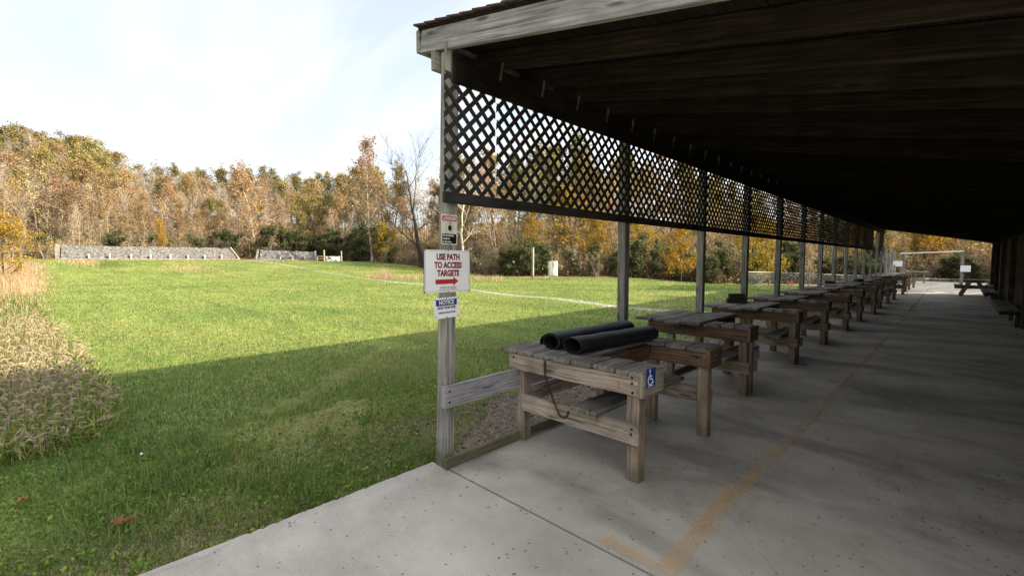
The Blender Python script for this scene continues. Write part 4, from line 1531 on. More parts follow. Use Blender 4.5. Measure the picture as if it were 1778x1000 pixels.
def build_access_sign():
    r = thing('wheelchair_sign', 'small blue sign with white wheelchair symbol on the end of the nearest bench arm', 'sign')
    r.matrix_world = sign_frame(3.178, .828, -1.650 + .0205 + .002, rad(-1))
    plate('panel', r, M['signblue'], rrect(.165, .158, .006), -.001, .001)
    b = .074
    stroke('border', r, M['signwhite'], [rrect(.156, .149, .004) + [rrect(.156, .149, .004)[0]]], .0012, .0011, .0016)
    pts = []
    # seated figure
    wheel = [(-.008 + .036 * math.cos(rad(a)), -.020 + .036 * math.sin(rad(a))) for a in range(120, 345, 15)]
    stroke('wheelchair_symbol', r, M['signwhite'],
           [[(-.016, .036), (-.016, .012), (-.014, -.012), (.020, -.012), (.034, -.046), (.048, -.041)], [(-.014, .010), (.018, .010)], wheel], .0115, .0011, .0019)
    plate('symbol_head', r, M['signwhite'], [(-.017 + .0115 * math.cos(2 * math.pi * k / 16), .053 + .0115 * math.sin(2 * math.pi * k / 16)) for k in range(16)], .0011, .0019)
    stroke('small_print', r, M['signwhite'], [[(-.045, -.064), (-.008, -.064)], [(.0, -.064), (.045, -.064)]], .004, .0011, .0016)


build_access_sign()


def build_mats():
    def roll(label, a, b, r, turns, flap, a0):
        a = Vector(a); b = Vector(b)
        ax = (b - a).normalized()
        side = ax.cross(Vector((0, 0, 1))).normalized()
        up = Vector((0, 0, 1))
        t = .0075
        n = int(40 * turns)
        prof_o = []; prof_i = []
        rx, ry = r
        for k in range(n + 1):
            q = k / n
            ang = rad(a0) - 2 * math.pi * turns * q
            sh = 1 - q * turns * .105
            fl = flap * max(0, 1 - q / .14)
            c, sn = math.cos(ang), math.sin(ang)
            x = rx * sh * c - fl * .9
            y = ry * sh * sn - ry * (1 - sh) * .85
            prof_o.append((x, max(y, -ry)))
            prof_i.append((x - t * c, max(y - t * sn, -ry + t * .5)))
        m = MB()
        segs = 10
        ro, ri = [], []
        Ln = (b - a).length
        for j in range(segs + 1):
            c = a.lerp(b, j / segs) + up * (.002 * math.sin(j * 1.9))
            sk = 1 + .025 * math.sin(j * 1.3)
            eo = []; ei = []
            for (x, y), (xi, yi) in zip(prof_o, prof_i):
                eo.append(len(m.v)); m.v.append(c + side * x * sk + up * y)
                ei.append(len(m.v)); m.v.append(c + side * xi * sk + up * yi)
            ro.append(eo); ri.append(ei)
        N = len(prof_o)
        for j in range(segs):
            for k in range(N - 1):
                m.face((ro[j][k], ro[j][k + 1], ro[j + 1][k + 1], ro[j + 1][k]), ((0, 0),) * 4)
                m.face((ri[j][k + 1], ri[j][k], ri[j + 1][k], ri[j + 1][k + 1]), ((0, 0),) * 4)
            for k in (0, N - 1):
                m.face((ro[j][k], ri[j][k], ri[j + 1][k], ro[j + 1][k]), ((0, 0),) * 4)
        for j in (0, segs):
            for k in range(N - 1):
                m.face((ro[j][k], ro[j][k + 1], ri[j][k + 1], ri[j][k]), ((0, 0),) * 4)
        o = m.build('rubber_mat', M['rubber'], smooth=False)
        me = o.data
        me.polygons.foreach_set('use_smooth', [True] * len(me.polygons))
        md = o.modifiers.new('edges', 'EDGE_SPLIT'); md.split_angle = rad(40)
        tag(o, label, 'rolled mat', 'rolled rubber mats on the nearest bench')

    z = .878
    roll('front rolled black rubber mat, a flattened open roll nearer the wheelchair sign', (-2.43, 3.26, z + .079), (-2.29, 4.42, z + .078), (.122, .078), 1.3, 0, -70)
    roll('rear rolled black rubber mat, its loose outer edge flaring towards the lawn', (-2.70, 3.29, z + .080), (-2.68, 4.62, z + .078), (.112, .080), 1.7, .055, 222)


build_mats()


def build_chain():
    mb = MB()
    # catenary from the apron down and back up to the seat corner
    P = [(-2.578, 3.055, .83), (-2.56, 3.04, .70), (-2.50, 3.04, .57), (-2.43, 3.035, .445), (-2.385, 3.03, .385), (-2.345, 3.025, .372), (-2.30, 3.02, .40), (-2.262, 2.99, .455)]
    pts = []
    for i in range(len(P) - 1):
        a, b = Vector(P[i]), Vector(P[i + 1])
        n = max(2, int((b - a).length / .002))
        pts += [a.lerp(b, k / n) for k in range(n)]
    dist = 0; nxt = 0; k = 0
    for i in range(1, len(pts) - 1):
        dist += (pts[i] - pts[i - 1]).length
        if dist >= nxt:
            d = (pts[i + 1] - pts[i - 1]).normalized()
            s = d.cross(Vector((0, 1, 0))).normalized()
            if k % 2: s = d.cross(s).normalized()
            ring = []
            for q in range(12):
                a = 2 * math.pi * q / 12
                ca, sa = math.cos(a), math.sin(a)
                ring.append(pts[i] + d * (ca * .0105 + math.copysign(.006, ca)) + s * sa * .0095)
            mb.tube(ring, .0034, 5, closed=True)
            nxt += .0235; k += 1
    o = mb.build('chain', M['darksteel'], smooth=True)
    tag(o, 'dark rusty chain hanging in a loop from the nearest bench apron to its seat', 'chain')


build_chain()


def small_block(label, x, y, z, l, w, h, rz=0, group=None):
    mb = MB()
    d = Vector((math.cos(rz), math.sin(rz), 0)) * l / 2
    c = Vector((x, y, z + h / 2))
    mb.board(c - d, c + d, w, h, up=(0, 0, 1), ch=.008, seg=3, wob=.002)
    tag(mb.build('wood_block', M['block'], ), label, 'wood block', group)


BZ = .892
small_block('lower dark wood block of the stack on the third bench', -3.02, 9.30, BZ, .34, .14, .085, rad(28), 'dark wood blocks on the benches')
small_block('upper dark wood block of the stack on the third bench', -3.03, 9.33, BZ + .088, .28, .13, .085, rad(30), 'dark wood blocks on the benches')
small_block('single dark wood block on the seventh bench near its outer edge', -3.1, 18.9, BZ, .3, .14, .10, rad(10), 'dark wood blocks on the benches')
small_block('dark wood block lying on the eighth bench, nearer the walkway', -2.6, 21.2, BZ, .3, .14, .12, rad(50), 'dark wood blocks on the benches')


def build_wall_benches():
    for i, (y0, y1, lb) in enumerate([(16.95, 21.0, 'nearer dark plank bench fixed low along the board wall'),
                                     (25.6, 28.9, 'farther dark plank bench fixed low along the board wall')]):
        r = thing('wall_bench', lb, 'bench', (1.0, y0, 0), 'benches along the board wall')
        for k in range(2):
            x = .90 + k * .20
            mb = MB(); mb.board((x, y0, .432), (x, y1, .432), .188, .04, seg=4, wob=.002); mb.build('seat', M['plank'], r)
        mb = MB(); mb.board((.85, y0 + .06, .36), (.85, y1 - .06, .36), .04, .10); mb.build('apron', M['wall'], r)
        for y in (y0 + .12, (y0 + y1) / 2, y1 - .12):
            mb = MB(); mb.board((.83, y, .36), (1.19, y, .36), .04, .09); mb.board((1.16, y + .045, .0), (1.16, y + .045, .40), .09, .09, up=(0, 1, 0)); mb.build('leg', M['wall'], r)


build_wall_benches()


def build_picnic():
    r = thing('picnic_table', 'weathered wooden picnic table at the right, near the far end of the shelter', 'table', (.62, 30.4, 0))
    x0 = .62
    for y in (30.45, 31.75):
        for s in (-1, 1):
            mb = MB(); mb.board((x0 + s * .45, y, 0), (x0 + s * .12, y, .72), .14, .045, up=(0, 1, 0)); mb.build('leg', M['bench_leg'], r)
        mb = MB(); mb.board((x0 - .66, y + .045, .41), (x0 + .60, y + .045, .41), .04, .13); mb.build('seat_beam', M['bench_leg'], r)
        mb = MB(); mb.board((x0 - .34, y + .045, .68), (x0 + .34, y + .045, .68), .04, .09); mb.build('top_beam', M['bench_leg'], r)
    for k in range(4):
        x = x0 - .28 + k * .187
        mb = MB(); mb.board((x, 30.2, .747), (x, 32.0, .747), .178, .04, seg=3, wob=.001); mb.build('tabletop_plank', M['plank'], r)
    for s in (-1, 1):
        mb = MB(); mb.board((x0 + s * .55 - .02, 30.2, .498), (x0 + s * .55 - .02, 32.0, .498), .24, .04, seg=3, wob=.001); mb.build('seat', M['plank'], r)


build_picnic()


def build_far_end():
    # gate frame at the far end of the slab
    r = thing('gate_frame', 'two wooden posts joined by a pale crossbar at the far end of the slab', 'frame', (-1.2, 43.6, 0))
    for x, y, z in ((-2.85, 44.0, 2.2), (.26, 43.5, 2.4)):
        mb = MB(); mb.board((x, y, -.3), (x, y, z), .17, .17, up=(0, 1, 0), ch=.01, seg=4, wob=.003); mb.build('post', M['post'], r)
    mb = MB(); mb.tube([(-3.0, 43.9, 2.17), (-1.3, 43.65, 2.23), (.3, 43.38, 2.29)], .045, 8); mb.build('crossbar', M['white'], r)
    # two white sheets
    r = thing('white_sheet', 'blank white sheet fixed to the right post of the gate frame', 'sheet', (.42, 43.36, .9), 'white sheets at the far end')
    mb = MB(); mb.board((.18, 43.38, 1.12), (.68, 43.36, 1.12), .012, .42); mb.build('panel', M['signwhite'], r)
    r = thing('white_sheet', 'blank white sheet with torn corner on a thin post left of the gate frame', 'sheet', (-2.9, 40, 1.2), 'white sheets at the far end')
    mb = MB(); mb.prism([Vector(p) for p in ((-3.16, 39.92, 1.30), (-3.08, 39.92, 1.27), (-2.98, 39.92, 1.44), (-2.94, 39.92, 1.27), (-2.60, 39.92, 1.27), (-2.60, 39.92, 1.64), (-3.2, 39.92, 1.63))], (0, .01, 0)); mb.build('panel', M['signwhite'], r)
    # row of posts beyond the roof
    labs = ['first bare post past the end of the roof', 'second bare post past the end of the roof', 'third bare post past the end of the roof, pale face',
            'fourth bare post past the end of the roof, carrying the torn white sheet']
    for k, y in enumerate((34.6, 36.6, 38.4, 40.0)):
        mb = MB()
        mb.board((-3.02, y, -.3), (-3.02, y, 2.25 + random.uniform(-.06, .1)), .13, .13, up=(0, 1, 0), ch=.008, seg=4, wob=.002)
        tag(mb.build('post', M['post']), labs[k], 'post', 'bare posts past the end of the roof')
    # grey bench at the far end
    r = thing('bench', 'pale grey bench standing alone beyond the last shooting bench', 'bench', (-2.1, 45.6, 0))
    for x in (-2.6, -1.7):
        mb = MB(); mb.board((x, 45.4, 0), (x, 45.4, .80), .08, .08, up=(0, 1, 0)); mb.build('leg', M['bench_leg'], r)
        mb = MB(); mb.board((x, 46.0, 0), (x, 46.0, .80), .08, .08, up=(0, 1, 0)); mb.build('leg', M['bench_leg'], r)
    for k in range(3):
        mb = MB(); mb.board((-2.75, 45.4 + k * .3, .82), (-1.5, 45.4 + k * .3, .82), .28, .04); mb.build('plank', M['rake'], r)
    mb = MB(); mb.board((-2.6, 45.34, .35), (-1.7, 45.34, .35), .03, .12); mb.build('stretcher', M['rake'], r)
    # small white rag hanging at one of the benches
    mb = MB()
    q = [(-2.88, 24.0, 1.30), (-2.86, 24.03, 1.32), (-2.83, 24.04, .98), (-2.86, 24.0, .95)]
    mb.prism([Vector(p) for p in q], (.006, -.004, 0))
    tag(mb.build('white_rag', M['signwhite']), 'narrow white strip of cloth hanging from a front post far down the row', 'cloth')


build_far_end()


def build_fence():
    r = thing('chain_link_fence', 'low galvanised chain-link fence across the lawn in front of the dark woods', 'fence', (-11.1, 35.2, tz(-11.1, 35.2)))
    P = [Vector((-11.13, 35.2, 0)), Vector((-8.2, 41.5, 0)), Vector((-4.5, 49.5, 0)), Vector((-.5, 55.5, 0)), Vector((5.5, 57.5, 0)), Vector((13, 58.5, 0))]
    base = []
    h = 1.05
    pts = []
    for a, b in zip(P, P[1:]):
        n = max(1, round((b - a).length / 2.9))
        for k in range(n):
            pts.append(a.lerp(b, k / n))
    pts.append(P[-1])
    tops = []
    for p in pts:
        z = tz(p.x, p.y)
        # top rail falls evenly towards the far end
        top = z + h
        tops.append(Vector((p.x, p.y, top)))
        mb = MB(); mb.tube([(p.x, p.y, z - .1), (p.x, p.y, top)], .035, 8); mb.build('post', M['steel'], r)
    mb = MB(); mb.tube(tops, .028, 6); mb.build('top_rail', M['steel'], r)
    mb = MB()
    acc = 0
    for a, b in zip(tops, tops[1:]):
        l = (b - a).length
        mb.poly([(a.x, a.y, a.z - h + .02), (b.x, b.y, b.z - h + .02), (b.x, b.y, b.z), (a.x, a.y, a.z)], ((acc, 0), (acc + l, 0), (acc + l, h), (acc, h)))
        acc += l
    mb.build('wire_mesh', M['chainlink'], r)


build_fence()


def build_field_things():
    # tall post and white tank in front of the woods
    x, y = gz(925, 483, -.16)
    z = tz(x, y)
    mb = MB(); mb.board((x, y, z - .2), (x + .02, y, z + 3.15), .2, .2, up=(0, 1, 0), ch=.02, seg=6, wob=.006)
    o = mb.build('field_post', M['post']); tag(o, 'tall grey wooden post standing alone on the lawn left of the white tank', 'post')
    x, y = gz(960, 485.5, -.16)
    z = tz(x, y)
    d = Vector((-x, -y, 0)).normalized(); s = Vector((-d.y, d.x, 0))
    r = thing('tank', 'white rust-streaked metal tank on short legs at the far side of the lawn', 'tank', (x, y, z))
    mb = MB()
    pr = []
    c = Vector((x, y, z + .36))
    for k in range(28):
        a = 2 * math.pi * k / 28
        ca, sa = math.cos(a), math.sin(a)
        pr.append(c + s * math.copysign(abs(ca) ** .55, ca) * .44 + d * math.copysign(abs(sa) ** .8, sa) * .30)
    mb.prism(pr, (0, 0, 1.32)); tk = mb.build('tank_body', M['tank'], r)
    mb = MB()
    mb.prism([c + Vector((0, 0, 1.32)) + (p - c) * .93 for p in pr], (0, 0, .05)); mb.build('lid', M['white'], r)
    for a, b in ((-.3, .18), (.3, .18), (-.3, -.18), (.3, -.18)):
        mb = MB(); q = Vector((x, y, z)) + s * a + d * b; mb.tube([q - Vector((0, 0, .05)), q + Vector((0, 0, .38))], .035, 6); mb.build('leg', M['steel'], r)
    mb = MB(); q = Vector((x, y, z + .28)); mb.board(q - s * .78 + d * .2, q - s * .28 + d * .2, .35, .05); mb.build('side_shelf', M['white'], r)
    # red double disc by the fence
    x, y = gz(1372, 496, -.30)
    z = tz(x, y)
    d = Vector((-x, -y, 0)).normalized(); s = Vector((-d.y, d.x, 0))
    r = thing('red_target', 'bright red target of two touching discs standing on the lawn by the fence', 'target', (x, y, z))
    mb = MB()
    for k in (-1, 1):
        c = Vector((x, y, z + .27 + .02 * k)) + s * .115 * k
        pr = [c + s * .125 * math.cos(2 * math.pi * q / 20) + Vector((0, 0, .15 * math.sin(2 * math.pi * q / 20))) + d * .025 for q in range(20)]
        mb.prism(pr, d * -.05)
    mb.build('discs', M['redplastic'], r)
    mb = MB()
    for k in (-1, 1):
        q = Vector((x, y, z)) + s * .11 * k - d * .04
        mb.tube([q - Vector((0, 0, .05)), q + Vector((0, 0, .25))], .010, 6)
    mb.build('stake', M['darksteel'], r)


def mat_tank():
    m, t, p, out = new_mat('rust_streaked_white_paint')
    L = t.links.new
    geo = NN(t, 'ShaderNodeNewGeometry')
    mp = NN(t, 'ShaderNodeMapping'); mp.inputs['Scale'].default_value = (9, 9, 1.2)
    L(geo.outputs['Position'], mp.inputs[0])
    n = NN(t, 'ShaderNodeTexNoise'); n.inputs['Scale'].default_value = 1.0; n.inputs['Detail'].default_value = 6
    L(mp.outputs[0], n.inputs['Vector'])
    r = ramp(t, [(0.33, (0.22, 0.15, 0.10)), (0.44, (0.52, 0.50, 0.46)), (0.62, (0.70, 0.70, 0.68))])
    L(n.outputs['Fac'], r.inputs[0]); L(r.outputs[0], p.inputs['Base Color'])
    p.inputs['Roughness'].default_value = 0.55
    return m


M['tank'] = mat_tank()
build_field_things()


# ------------------------------------------------------------------ backstops
def build_backstops():
    def backstop(label, bL, bR, r0, h, posts, leftend, rightend):
        A = Vector((*at_bearing(bL, r0), 0)); B = Vector((*at_bearing(bR, r0), 0))
        A.z = tz(A.x, A.y) + .05; B.z = tz(B.x, B.y) + .05
        d = (B - A).normalized()
        back = Vector((-A.y - B.y, 0, 0))
        nb = Vector(((A + B) / 2).xy.to_3d()).normalized()      # away from the shooters
        nb = (nb - d * nb.dot(d)).normalized()
        r = thing('backstop', label, 'backstop', tuple(A), 'grey target backstops at the end of the lawn')
        Ln = (B - A).length
        mb = MB()
        nx, nz = 90, 9
        grid = []
        for i in range(nx + 1):
            row = []
            s = i / nx
            inset = 0.0
            for j in range(nz + 1):
                q = j / nz
                # leaning, slightly bulging face of stacked rubble
                z = h * q * (1 + .018 * math.sin(s * 40) + .014 * math.sin(s * 97) + .012 * random.uniform(-1, 1))
                dep = .25 + 1.5 * q ** 1.5 + .055 * random.uniform(-1, 1) + .05 * math.sin(s * 60 + q * 5)
                x = s * Ln
                if s > .96 and rightend: x -= q * 1.3 * (s - .96) / .04
                if s < .04 and not leftend: x += q * 1.0 * (.04 - s) / .04
                p = A.lerp(B, 0) + d * x + nb * dep + Vector((0, 0, z + (B.z - A.z) * s))
                row.append(len(mb.v)); mb.v.append(p)
            # back slope down to the hillside
            p = A + d * (s * Ln) + nb * 3.2 + Vector((0, 0, h * .72 + (B.z - A.z) * s))
            row.append(len(mb.v)); mb.v.append(p)
            p = A + d * (s * Ln) + nb * 3.4 + Vector((0, 0, -.6))
            row.append(len(mb.v)); mb.v.append(p)
            grid.append(row)
        for a, b in zip(grid, grid[1:]):
            for k in range(len(a) - 1):
                mb.face((a[k], b[k], b[k + 1], a[k + 1]), ((0, 0),) * 4)
        for row in (grid[0], grid[-1]):
            mb.face(tuple(row), ((0, 0),) * len(row))
        mb.build('face', M['rubble'], r, smooth=False)
        mb = MB(); mb.board(A - d * .2 + Vector((0, 0, .06)), B + d * .2 + Vector((0, 0, .06)), .25, .22); mb.build('sill', M['endwall'], r)
        for s in posts:
            p = A.lerp(B, s) + nb * .05
            mb = MB(); mb.board(p, p + Vector((0, 0, h * .40)), .17, .17, up=(0, 1, 0)); mb.build('post', M['endwall_pale'], r)
        if leftend:
            mb = MB()
            pl = [A - d * .15, A - d * .15 + Vector((0, 0, h * 1.08)), A - d * .15 + nb * 2.2 + Vector((0, 0, h * 1.08)), A - d * .15 + nb * 2.8]
            mb.prism(pl, d * -.4); mb.build('end_wall', M['endwall'], r)
        if rightend:
            mb = MB(); mb.board(B + d * .25, B + d * -.95 + nb * 1.6 + Vector((0, 0, h * 1.03)), .3, .22); mb.build('end_brace', M['endwall'], r)
        else:
            mb = MB(); mb.board(B + d * .05, B + d * .05 + nb * 1.5 + Vector((0, 0, h * 1.0)), .3, .22); mb.build('end_brace', M['endwall'], r)
        if not leftend:
            mb = MB(); mb.board(A - d * .2, A + d * .1 + nb * 1.6 + Vector((0, 0, h * 1.02)), .3, .22); mb.build('end_brace', M['endwall'], r)

    M['endwall_pale'] = flat('weathered_white_post', (0.42, 0.41, 0.39), 0.8, 0, 0.3, 3)
    M['endwall'] = flat('weathered_pale_timber', (0.17, 0.155, 0.135), 0.9, 0, 0.5, 2.5)
    px = [155, 191, 228, 262, 296, 327, 356, 385]
    b0, b1 = bearing(105), bearing(413)
    sL = [(math.tan(rad(82 - bearing(p))) - math.tan(rad(82 - b0))) / (math.tan(rad(82 - b1)) - math.tan(rad(82 - b0))) for p in px]
    backstop('long grey rubble backstop with eight short white posts at the left', b0, b1, 97, 2.15, sL, True, True)
    b0, b1 = bearing(447), bearing(548)
    sR = [(bearing(p) - b0) / (b1 - b0) for p in (487, 508, 529)]
    backstop('short grey rubble backstop right of the path head', b0, b1, 99, 1.9, sR, False, False)
    # target frame with a shot-up board, right of the short backstop
    r0 = 93
    A = Vector((*at_bearing(bearing(563), r0), 0)); B = Vector((*at_bearing(bearing(593), r0), 0)); Cc = Vector((*at_bearing(bearing(551), r0), 0))
    for v in (A, B, Cc): v.z = tz(v.x, v.y)
    r = thing('target_frame', 'small target frame of yellowish posts holding a dark-scribbled grey board', 'target', tuple(A))
    hp = 451
    for v, top in ((A, 434), (B, 436)):
        zt = EYE + (451 - top) * proj(v.x, v.y, 1.5)[2] / 790
        mb = MB(); mb.board(v - Vector((0, 0, .2)), Vector((v.x, v.y, zt)), .2, .2, up=(0, 1, 0)); mb.build('post', M['yellowwood'], r)
    dpt = proj(A.x, A.y, 1.5)[2]
    zl = EYE + (451 - 459) * dpt / 790; zu = EYE + (451 - 445) * dpt / 790
    mb = MB()
    o = (B - A).normalized() * .2
    n = Vector((*at_bearing(bearing(578), -1.0), 0))
    q = [A + o, B - o]
    mb.prism([Vector((q[0].x, q[0].y, zl + .3)), Vector((q[1].x, q[1].y, zl)), Vector((q[1].x, q[1].y, zu)), Vector((q[0].x, q[0].y, zu))], n * .12)
    mb.build('board', M['board'], r)
    for zz in (2.35, 1.9):
        mb = MB(); mb.board(Vector((Cc.x, Cc.y, zz)), Vector((A.x, A.y, zz)) - o * .5, .1, .14); mb.build('rail', M['yellowwood'], r)
    mb = MB(); mb.board(Cc - Vector((0, 0, .2)), Vector((Cc.x, Cc.y, 2.4)), .16, .16, up=(0, 1, 0)); mb.build('post', M['yellowwood'], r)


build_backstops()


# ------------------------------------------------------------------ trees
def tube_arrays(segs, sides, rs):
    """segs: list of (p0,p1,r0,r1) -> vertex, quad arrays"""
    P0 = np.array([s[0] for s in segs]); P1 = np.array([s[1] for s in segs])
    R0 = np.array([s[2] for s in segs]); R1 = np.array([s[3] for s in segs])
    D = P1 - P0
    D /= np.maximum(np.linalg.norm(D, axis=1, keepdims=True), 1e-6)
    ref = np.where(np.abs(D[:, 2:3]) > .9, np.array([[1., 0, 0]]), np.array([[0, 0, 1.]]))
    A = np.cross(D, ref); A /= np.maximum(np.linalg.norm(A, axis=1, keepdims=True), 1e-6)
    Bv = np.cross(D, A)
    n = len(segs)
    an = np.arange(sides) * 2 * np.pi / sides
    c, s = np.cos(an), np.sin(an)
    ring0 = P0[:, None] + (A[:, None] * c[None, :, None] + Bv[:, None] * s[None, :, None]) * R0[:, None, None]
    ring1 = P1[:, None] + (A[:, None] * c[None, :, None] + Bv[:, None] * s[None, :, None]) * R1[:, None, None]
    V = np.concatenate([ring0, ring1], 1).reshape(-1, 3)
    base = (np.arange(n) * 2 * sides)[:, None]
    k = np.arange(sides); k2 = (k + 1) % sides
    F = np.stack([base + k, base + k2, base + sides + k2, base + sides + k], -1).reshape(-1, 4)
    return V, F


def rot_dir(d, ang, az):
    d = Vector(d).normalized()
    a = d.orthogonal().normalized()
    b = d.cross(a)
    return (d * math.cos(ang) + (a * math.cos(az) + b * math.sin(az)) * math.sin(ang)).normalized()


def tree_mesh(name, seed, H, base=0.3, spread=0.3, nbr=16, sub=4, twig=4, leaf=0, leaf_size=.25, r0=None, stems=1, up=.5, lean=0.0, clump=1.0, crook=.06, droop=0.0, toponly=0.0):
    rng = random.Random(seed)
    nr = np.random.RandomState(seed)
    big = []; mid = []; fine = []; lp = []
    r0 = r0 or H * .012
    for st in range(stems):
        p = Vector((0, 0, -.5)) if stems == 1 else Vector((rng.uniform(-.1, .1) * H * .3, rng.uniform(-.1, .1) * H * .3, -.4))
        az0 = rng.uniform(0, 6.28)
        d = rot_dir((0, 0, 1), lean if stems == 1 else rng.uniform(.05, .45), az0)
        n = 12
        Hs = H * (1 if stems == 1 else rng.uniform(.6, 1.0))
        tr = [p.copy()]
        for i in range(n):
            d = (d + Vector((rng.gauss(0, crook), rng.gauss(0, crook), 0.05))).normalized()
            p = p + d * (Hs + .5) / n
            tr.append(p.copy())
        rad_ = [r0 * (1 - .86 * (i / n)) * (1.25 if i == 0 else 1) for i in range(n + 1)]
        for i in range(n):
            big.append((tr[i], tr[i + 1], rad_[i], rad_[i + 1]))
        nb = max(3, int(nbr / stems))
        for k in range(nb):
            s = base + (1 - base) * (k + rng.random()) / nb
            s = min(s, .98)
            fi = s * n; i0 = int(fi); q = tr[i0].lerp(tr[min(i0 + 1, n)], fi - i0)
            az = k * 2.4 + rng.uniform(-.5, .5)
            t = (s - base) / (1 - base)
            ln = Hs * spread * (1.0 - .72 * t ** 1.3) * rng.uniform(.7, 1.2) * (0.55 + .45 * min(1, t * 5))
            bd = rot_dir((0, 0, 1), rng.uniform(.7, 1.2) * (1.15 - up * .9 * t), az)
            m = 5
            br = rad_[i0] * rng.uniform(.35, .5)
            pts = [q]
            for j in range(m):
                bd = (bd + Vector((rng.gauss(0, .12), rng.gauss(0, .12), .13 * up - droop))).normalized()
                pts.append(pts[-1] + bd * ln / m)
            for j in range(m):
                mid.append((pts[j], pts[j + 1], br * (1 - .8 * j / m), br * (1 - .8 * (j + 1) / m)))
            for u in range(sub):
                ss = rng.uniform(.3, 1.0); fj = ss * m; j0 = min(int(fj), m - 1); q2 = pts[j0].lerp(pts[j0 + 1], fj - j0)
                sd = rot_dir(bd, rng.uniform(.4, 1.0), rng.uniform(0, 6.28)); sd = (sd + Vector((0, 0, .25 - droop))).normalized()
                sl = ln * rng.uniform(.3, .6)
                q3 = q2 + sd * sl * .5; sd2 = (sd + Vector((rng.gauss(0, .2), rng.gauss(0, .2), rng.gauss(.1, .15)))).normalized(); q4 = q3 + sd2 * sl * .5
                sr = max(br * .35, H * .0011)
                fine.append((q2, q3, sr, sr * .7)); fine.append((q3, q4, sr * .7, sr * .3))
                for w in range(twig):
                    qq = q2.lerp(q3, rng.random()) if w % 2 else q3.lerp(q4, rng.random())
                    td = rot_dir(sd2, rng.uniform(.3, 1.0), rng.uniform(0, 6.28))
                    tl = sl * rng.uniform(.3, .7)
                    fine.append((qq, qq + td * tl, sr * .45, sr * .15))
                    if leaf and (t >= toponly or rng.random() < .25):
                        lp.append((qq, qq + td * tl, t))
    V1, F1 = tube_arrays(big, 7, nr)
    V2, F2 = tube_arrays(mid, 4, nr)
    if fine:
        V3, F3 = tube_arrays(fine, 3, nr)
    else:
        V3, F3 = np.zeros((0, 3)), np.zeros((0, 4), int)
    V = np.vstack([V1, V2, V3]); F = np.vstack([F1, F2 + len(V1), F3 + len(V1) + len(V2)])
    tm = indexed_mesh(name + '_trunk', V, F)
    lm = None
    if leaf and lp:
        per = max(1, int(leaf / len(lp)))
        a = np.array([tuple(x[0]) for x in lp]); b = np.array([tuple(x[1]) for x in lp])
        # some twigs carry many leaves, some none: clumps and gaps
        wgt = np.clip(nr.gamma(1.0 / clump, clump, len(lp)), 0, 4)
        cnt = np.maximum(0, np.round(per * wgt)).astype(int)
        idx = np.repeat(np.arange(len(lp)), cnt)
        s = nr.rand(len(idx), 1) * 1.15
        C = a[idx] * (1 - s) + b[idx] * s + nr.normal(0, leaf_size * .9, (len(idx), 3))
        lm = leaf_cards(name + '_crown', C, leaf_size, nr)
    return tm, lm


def leaf_cards(name, C, size, nr, flat=0.0, up=False):
    n = len(C)
    D = nr.normal(0, 1, (n, 3)); D[:, 2] *= (1 - flat * .7); D /= np.linalg.norm(D, axis=1, keepdims=True)
    if up: D[:, 2] *= .12; D /= np.linalg.norm(D, axis=1, keepdims=True)
    E = np.cross(D, nr.normal(0, 1, (n, 3)) if not up else np.array([[0, 0, 1.]]) + nr.normal(0, .15, (n, 3))); E /= np.linalg.norm(E, axis=1, keepdims=True)
    sz = np.asarray(size, float).reshape(-1, 1) * nr.uniform(.55, 1.35, (n, 1))
    a = C - D * sz * .5; b = C + E * sz * .32; c = C + D * sz * .5; d = C - E * sz * .32
    V = np.stack([a, b, c, d], 1).reshape(-1, 3)
    u = np.repeat(nr.rand(n), 4)
    UV = np.stack([u, np.zeros_like(u)], 1)
    return quads_mesh(name, V, 4, UV)


KIND = {}


def kind(key, H, variants, bark, leafmat, **kw):
    L = []
    for i in range(variants):
        tm, lm = tree_mesh(key, hash_seed(key, i), H, **kw)
        tm.materials.append(M[bark])
        if lm is not None: lm.materials.append(M[leafmat])
        L.append((tm, lm, H))
    KIND[key] = L


def hash_seed(k, i):
    return sum(ord(c) * (j + 3) for j, c in enumerate(k)) % 9973 + i * 131


kind('bare', 15, 4, 'bark', None, base=.28, spread=.24, nbr=24, sub=7, twig=8, up=.9, r0=.13)
kind('pale', 16, 2, 'bark_pale', 'pink_leaf', base=.35, spread=.22, nbr=20, sub=6, twig=6, up=.9, leaf=700, leaf_size=.30, r0=.16, clump=1.6)
kind('rust', 12, 4, 'bark', 'rust_leaf', base=.14, spread=.32, nbr=26, sub=6, twig=6, leaf=2000, leaf_size=.25, up=.75, clump=1.3, r0=.10)
kind('pink', 14, 2, 'bark', 'pink_leaf', base=.30, spread=.28, nbr=22, sub=6, twig=5, leaf=2400, leaf_size=.28, up=.8, clump=1.3)
kind('olive', 14, 4, 'bark', 'olive_leaf', base=.22, spread=.34, nbr=26, sub=6, twig=5, leaf=3900, leaf_size=.29, up=.75, clump=1.25)
kind('gold', 9, 3, 'bark_dark', 'gold_leaf', base=.10, spread=.42, nbr=26, sub=6, twig=4, leaf=4600, leaf_size=.24, up=.35, clump=1.0)
kind('green', 4.5, 4, 'bark_dark', 'green_leaf', base=.04, spread=.46, nbr=30, sub=5, twig=4, leaf=5600, leaf_size=.17, stems=5, up=.5, clump=.8, r0=.06)
kind('thicket', 4.5, 4, 'bark', 'tan_leaf', base=.06, spread=.42, nbr=30, sub=6, twig=6, leaf=1700, leaf_size=.15, stems=7, up=.9, clump=1.2, r0=.04)
kind('sapling', 8, 4, 'bark', 'tan_leaf', base=.12, spread=.24, nbr=22, sub=5, twig=5, leaf=800, leaf_size=.19, up=1.0, clump=1.5, r0=.06)

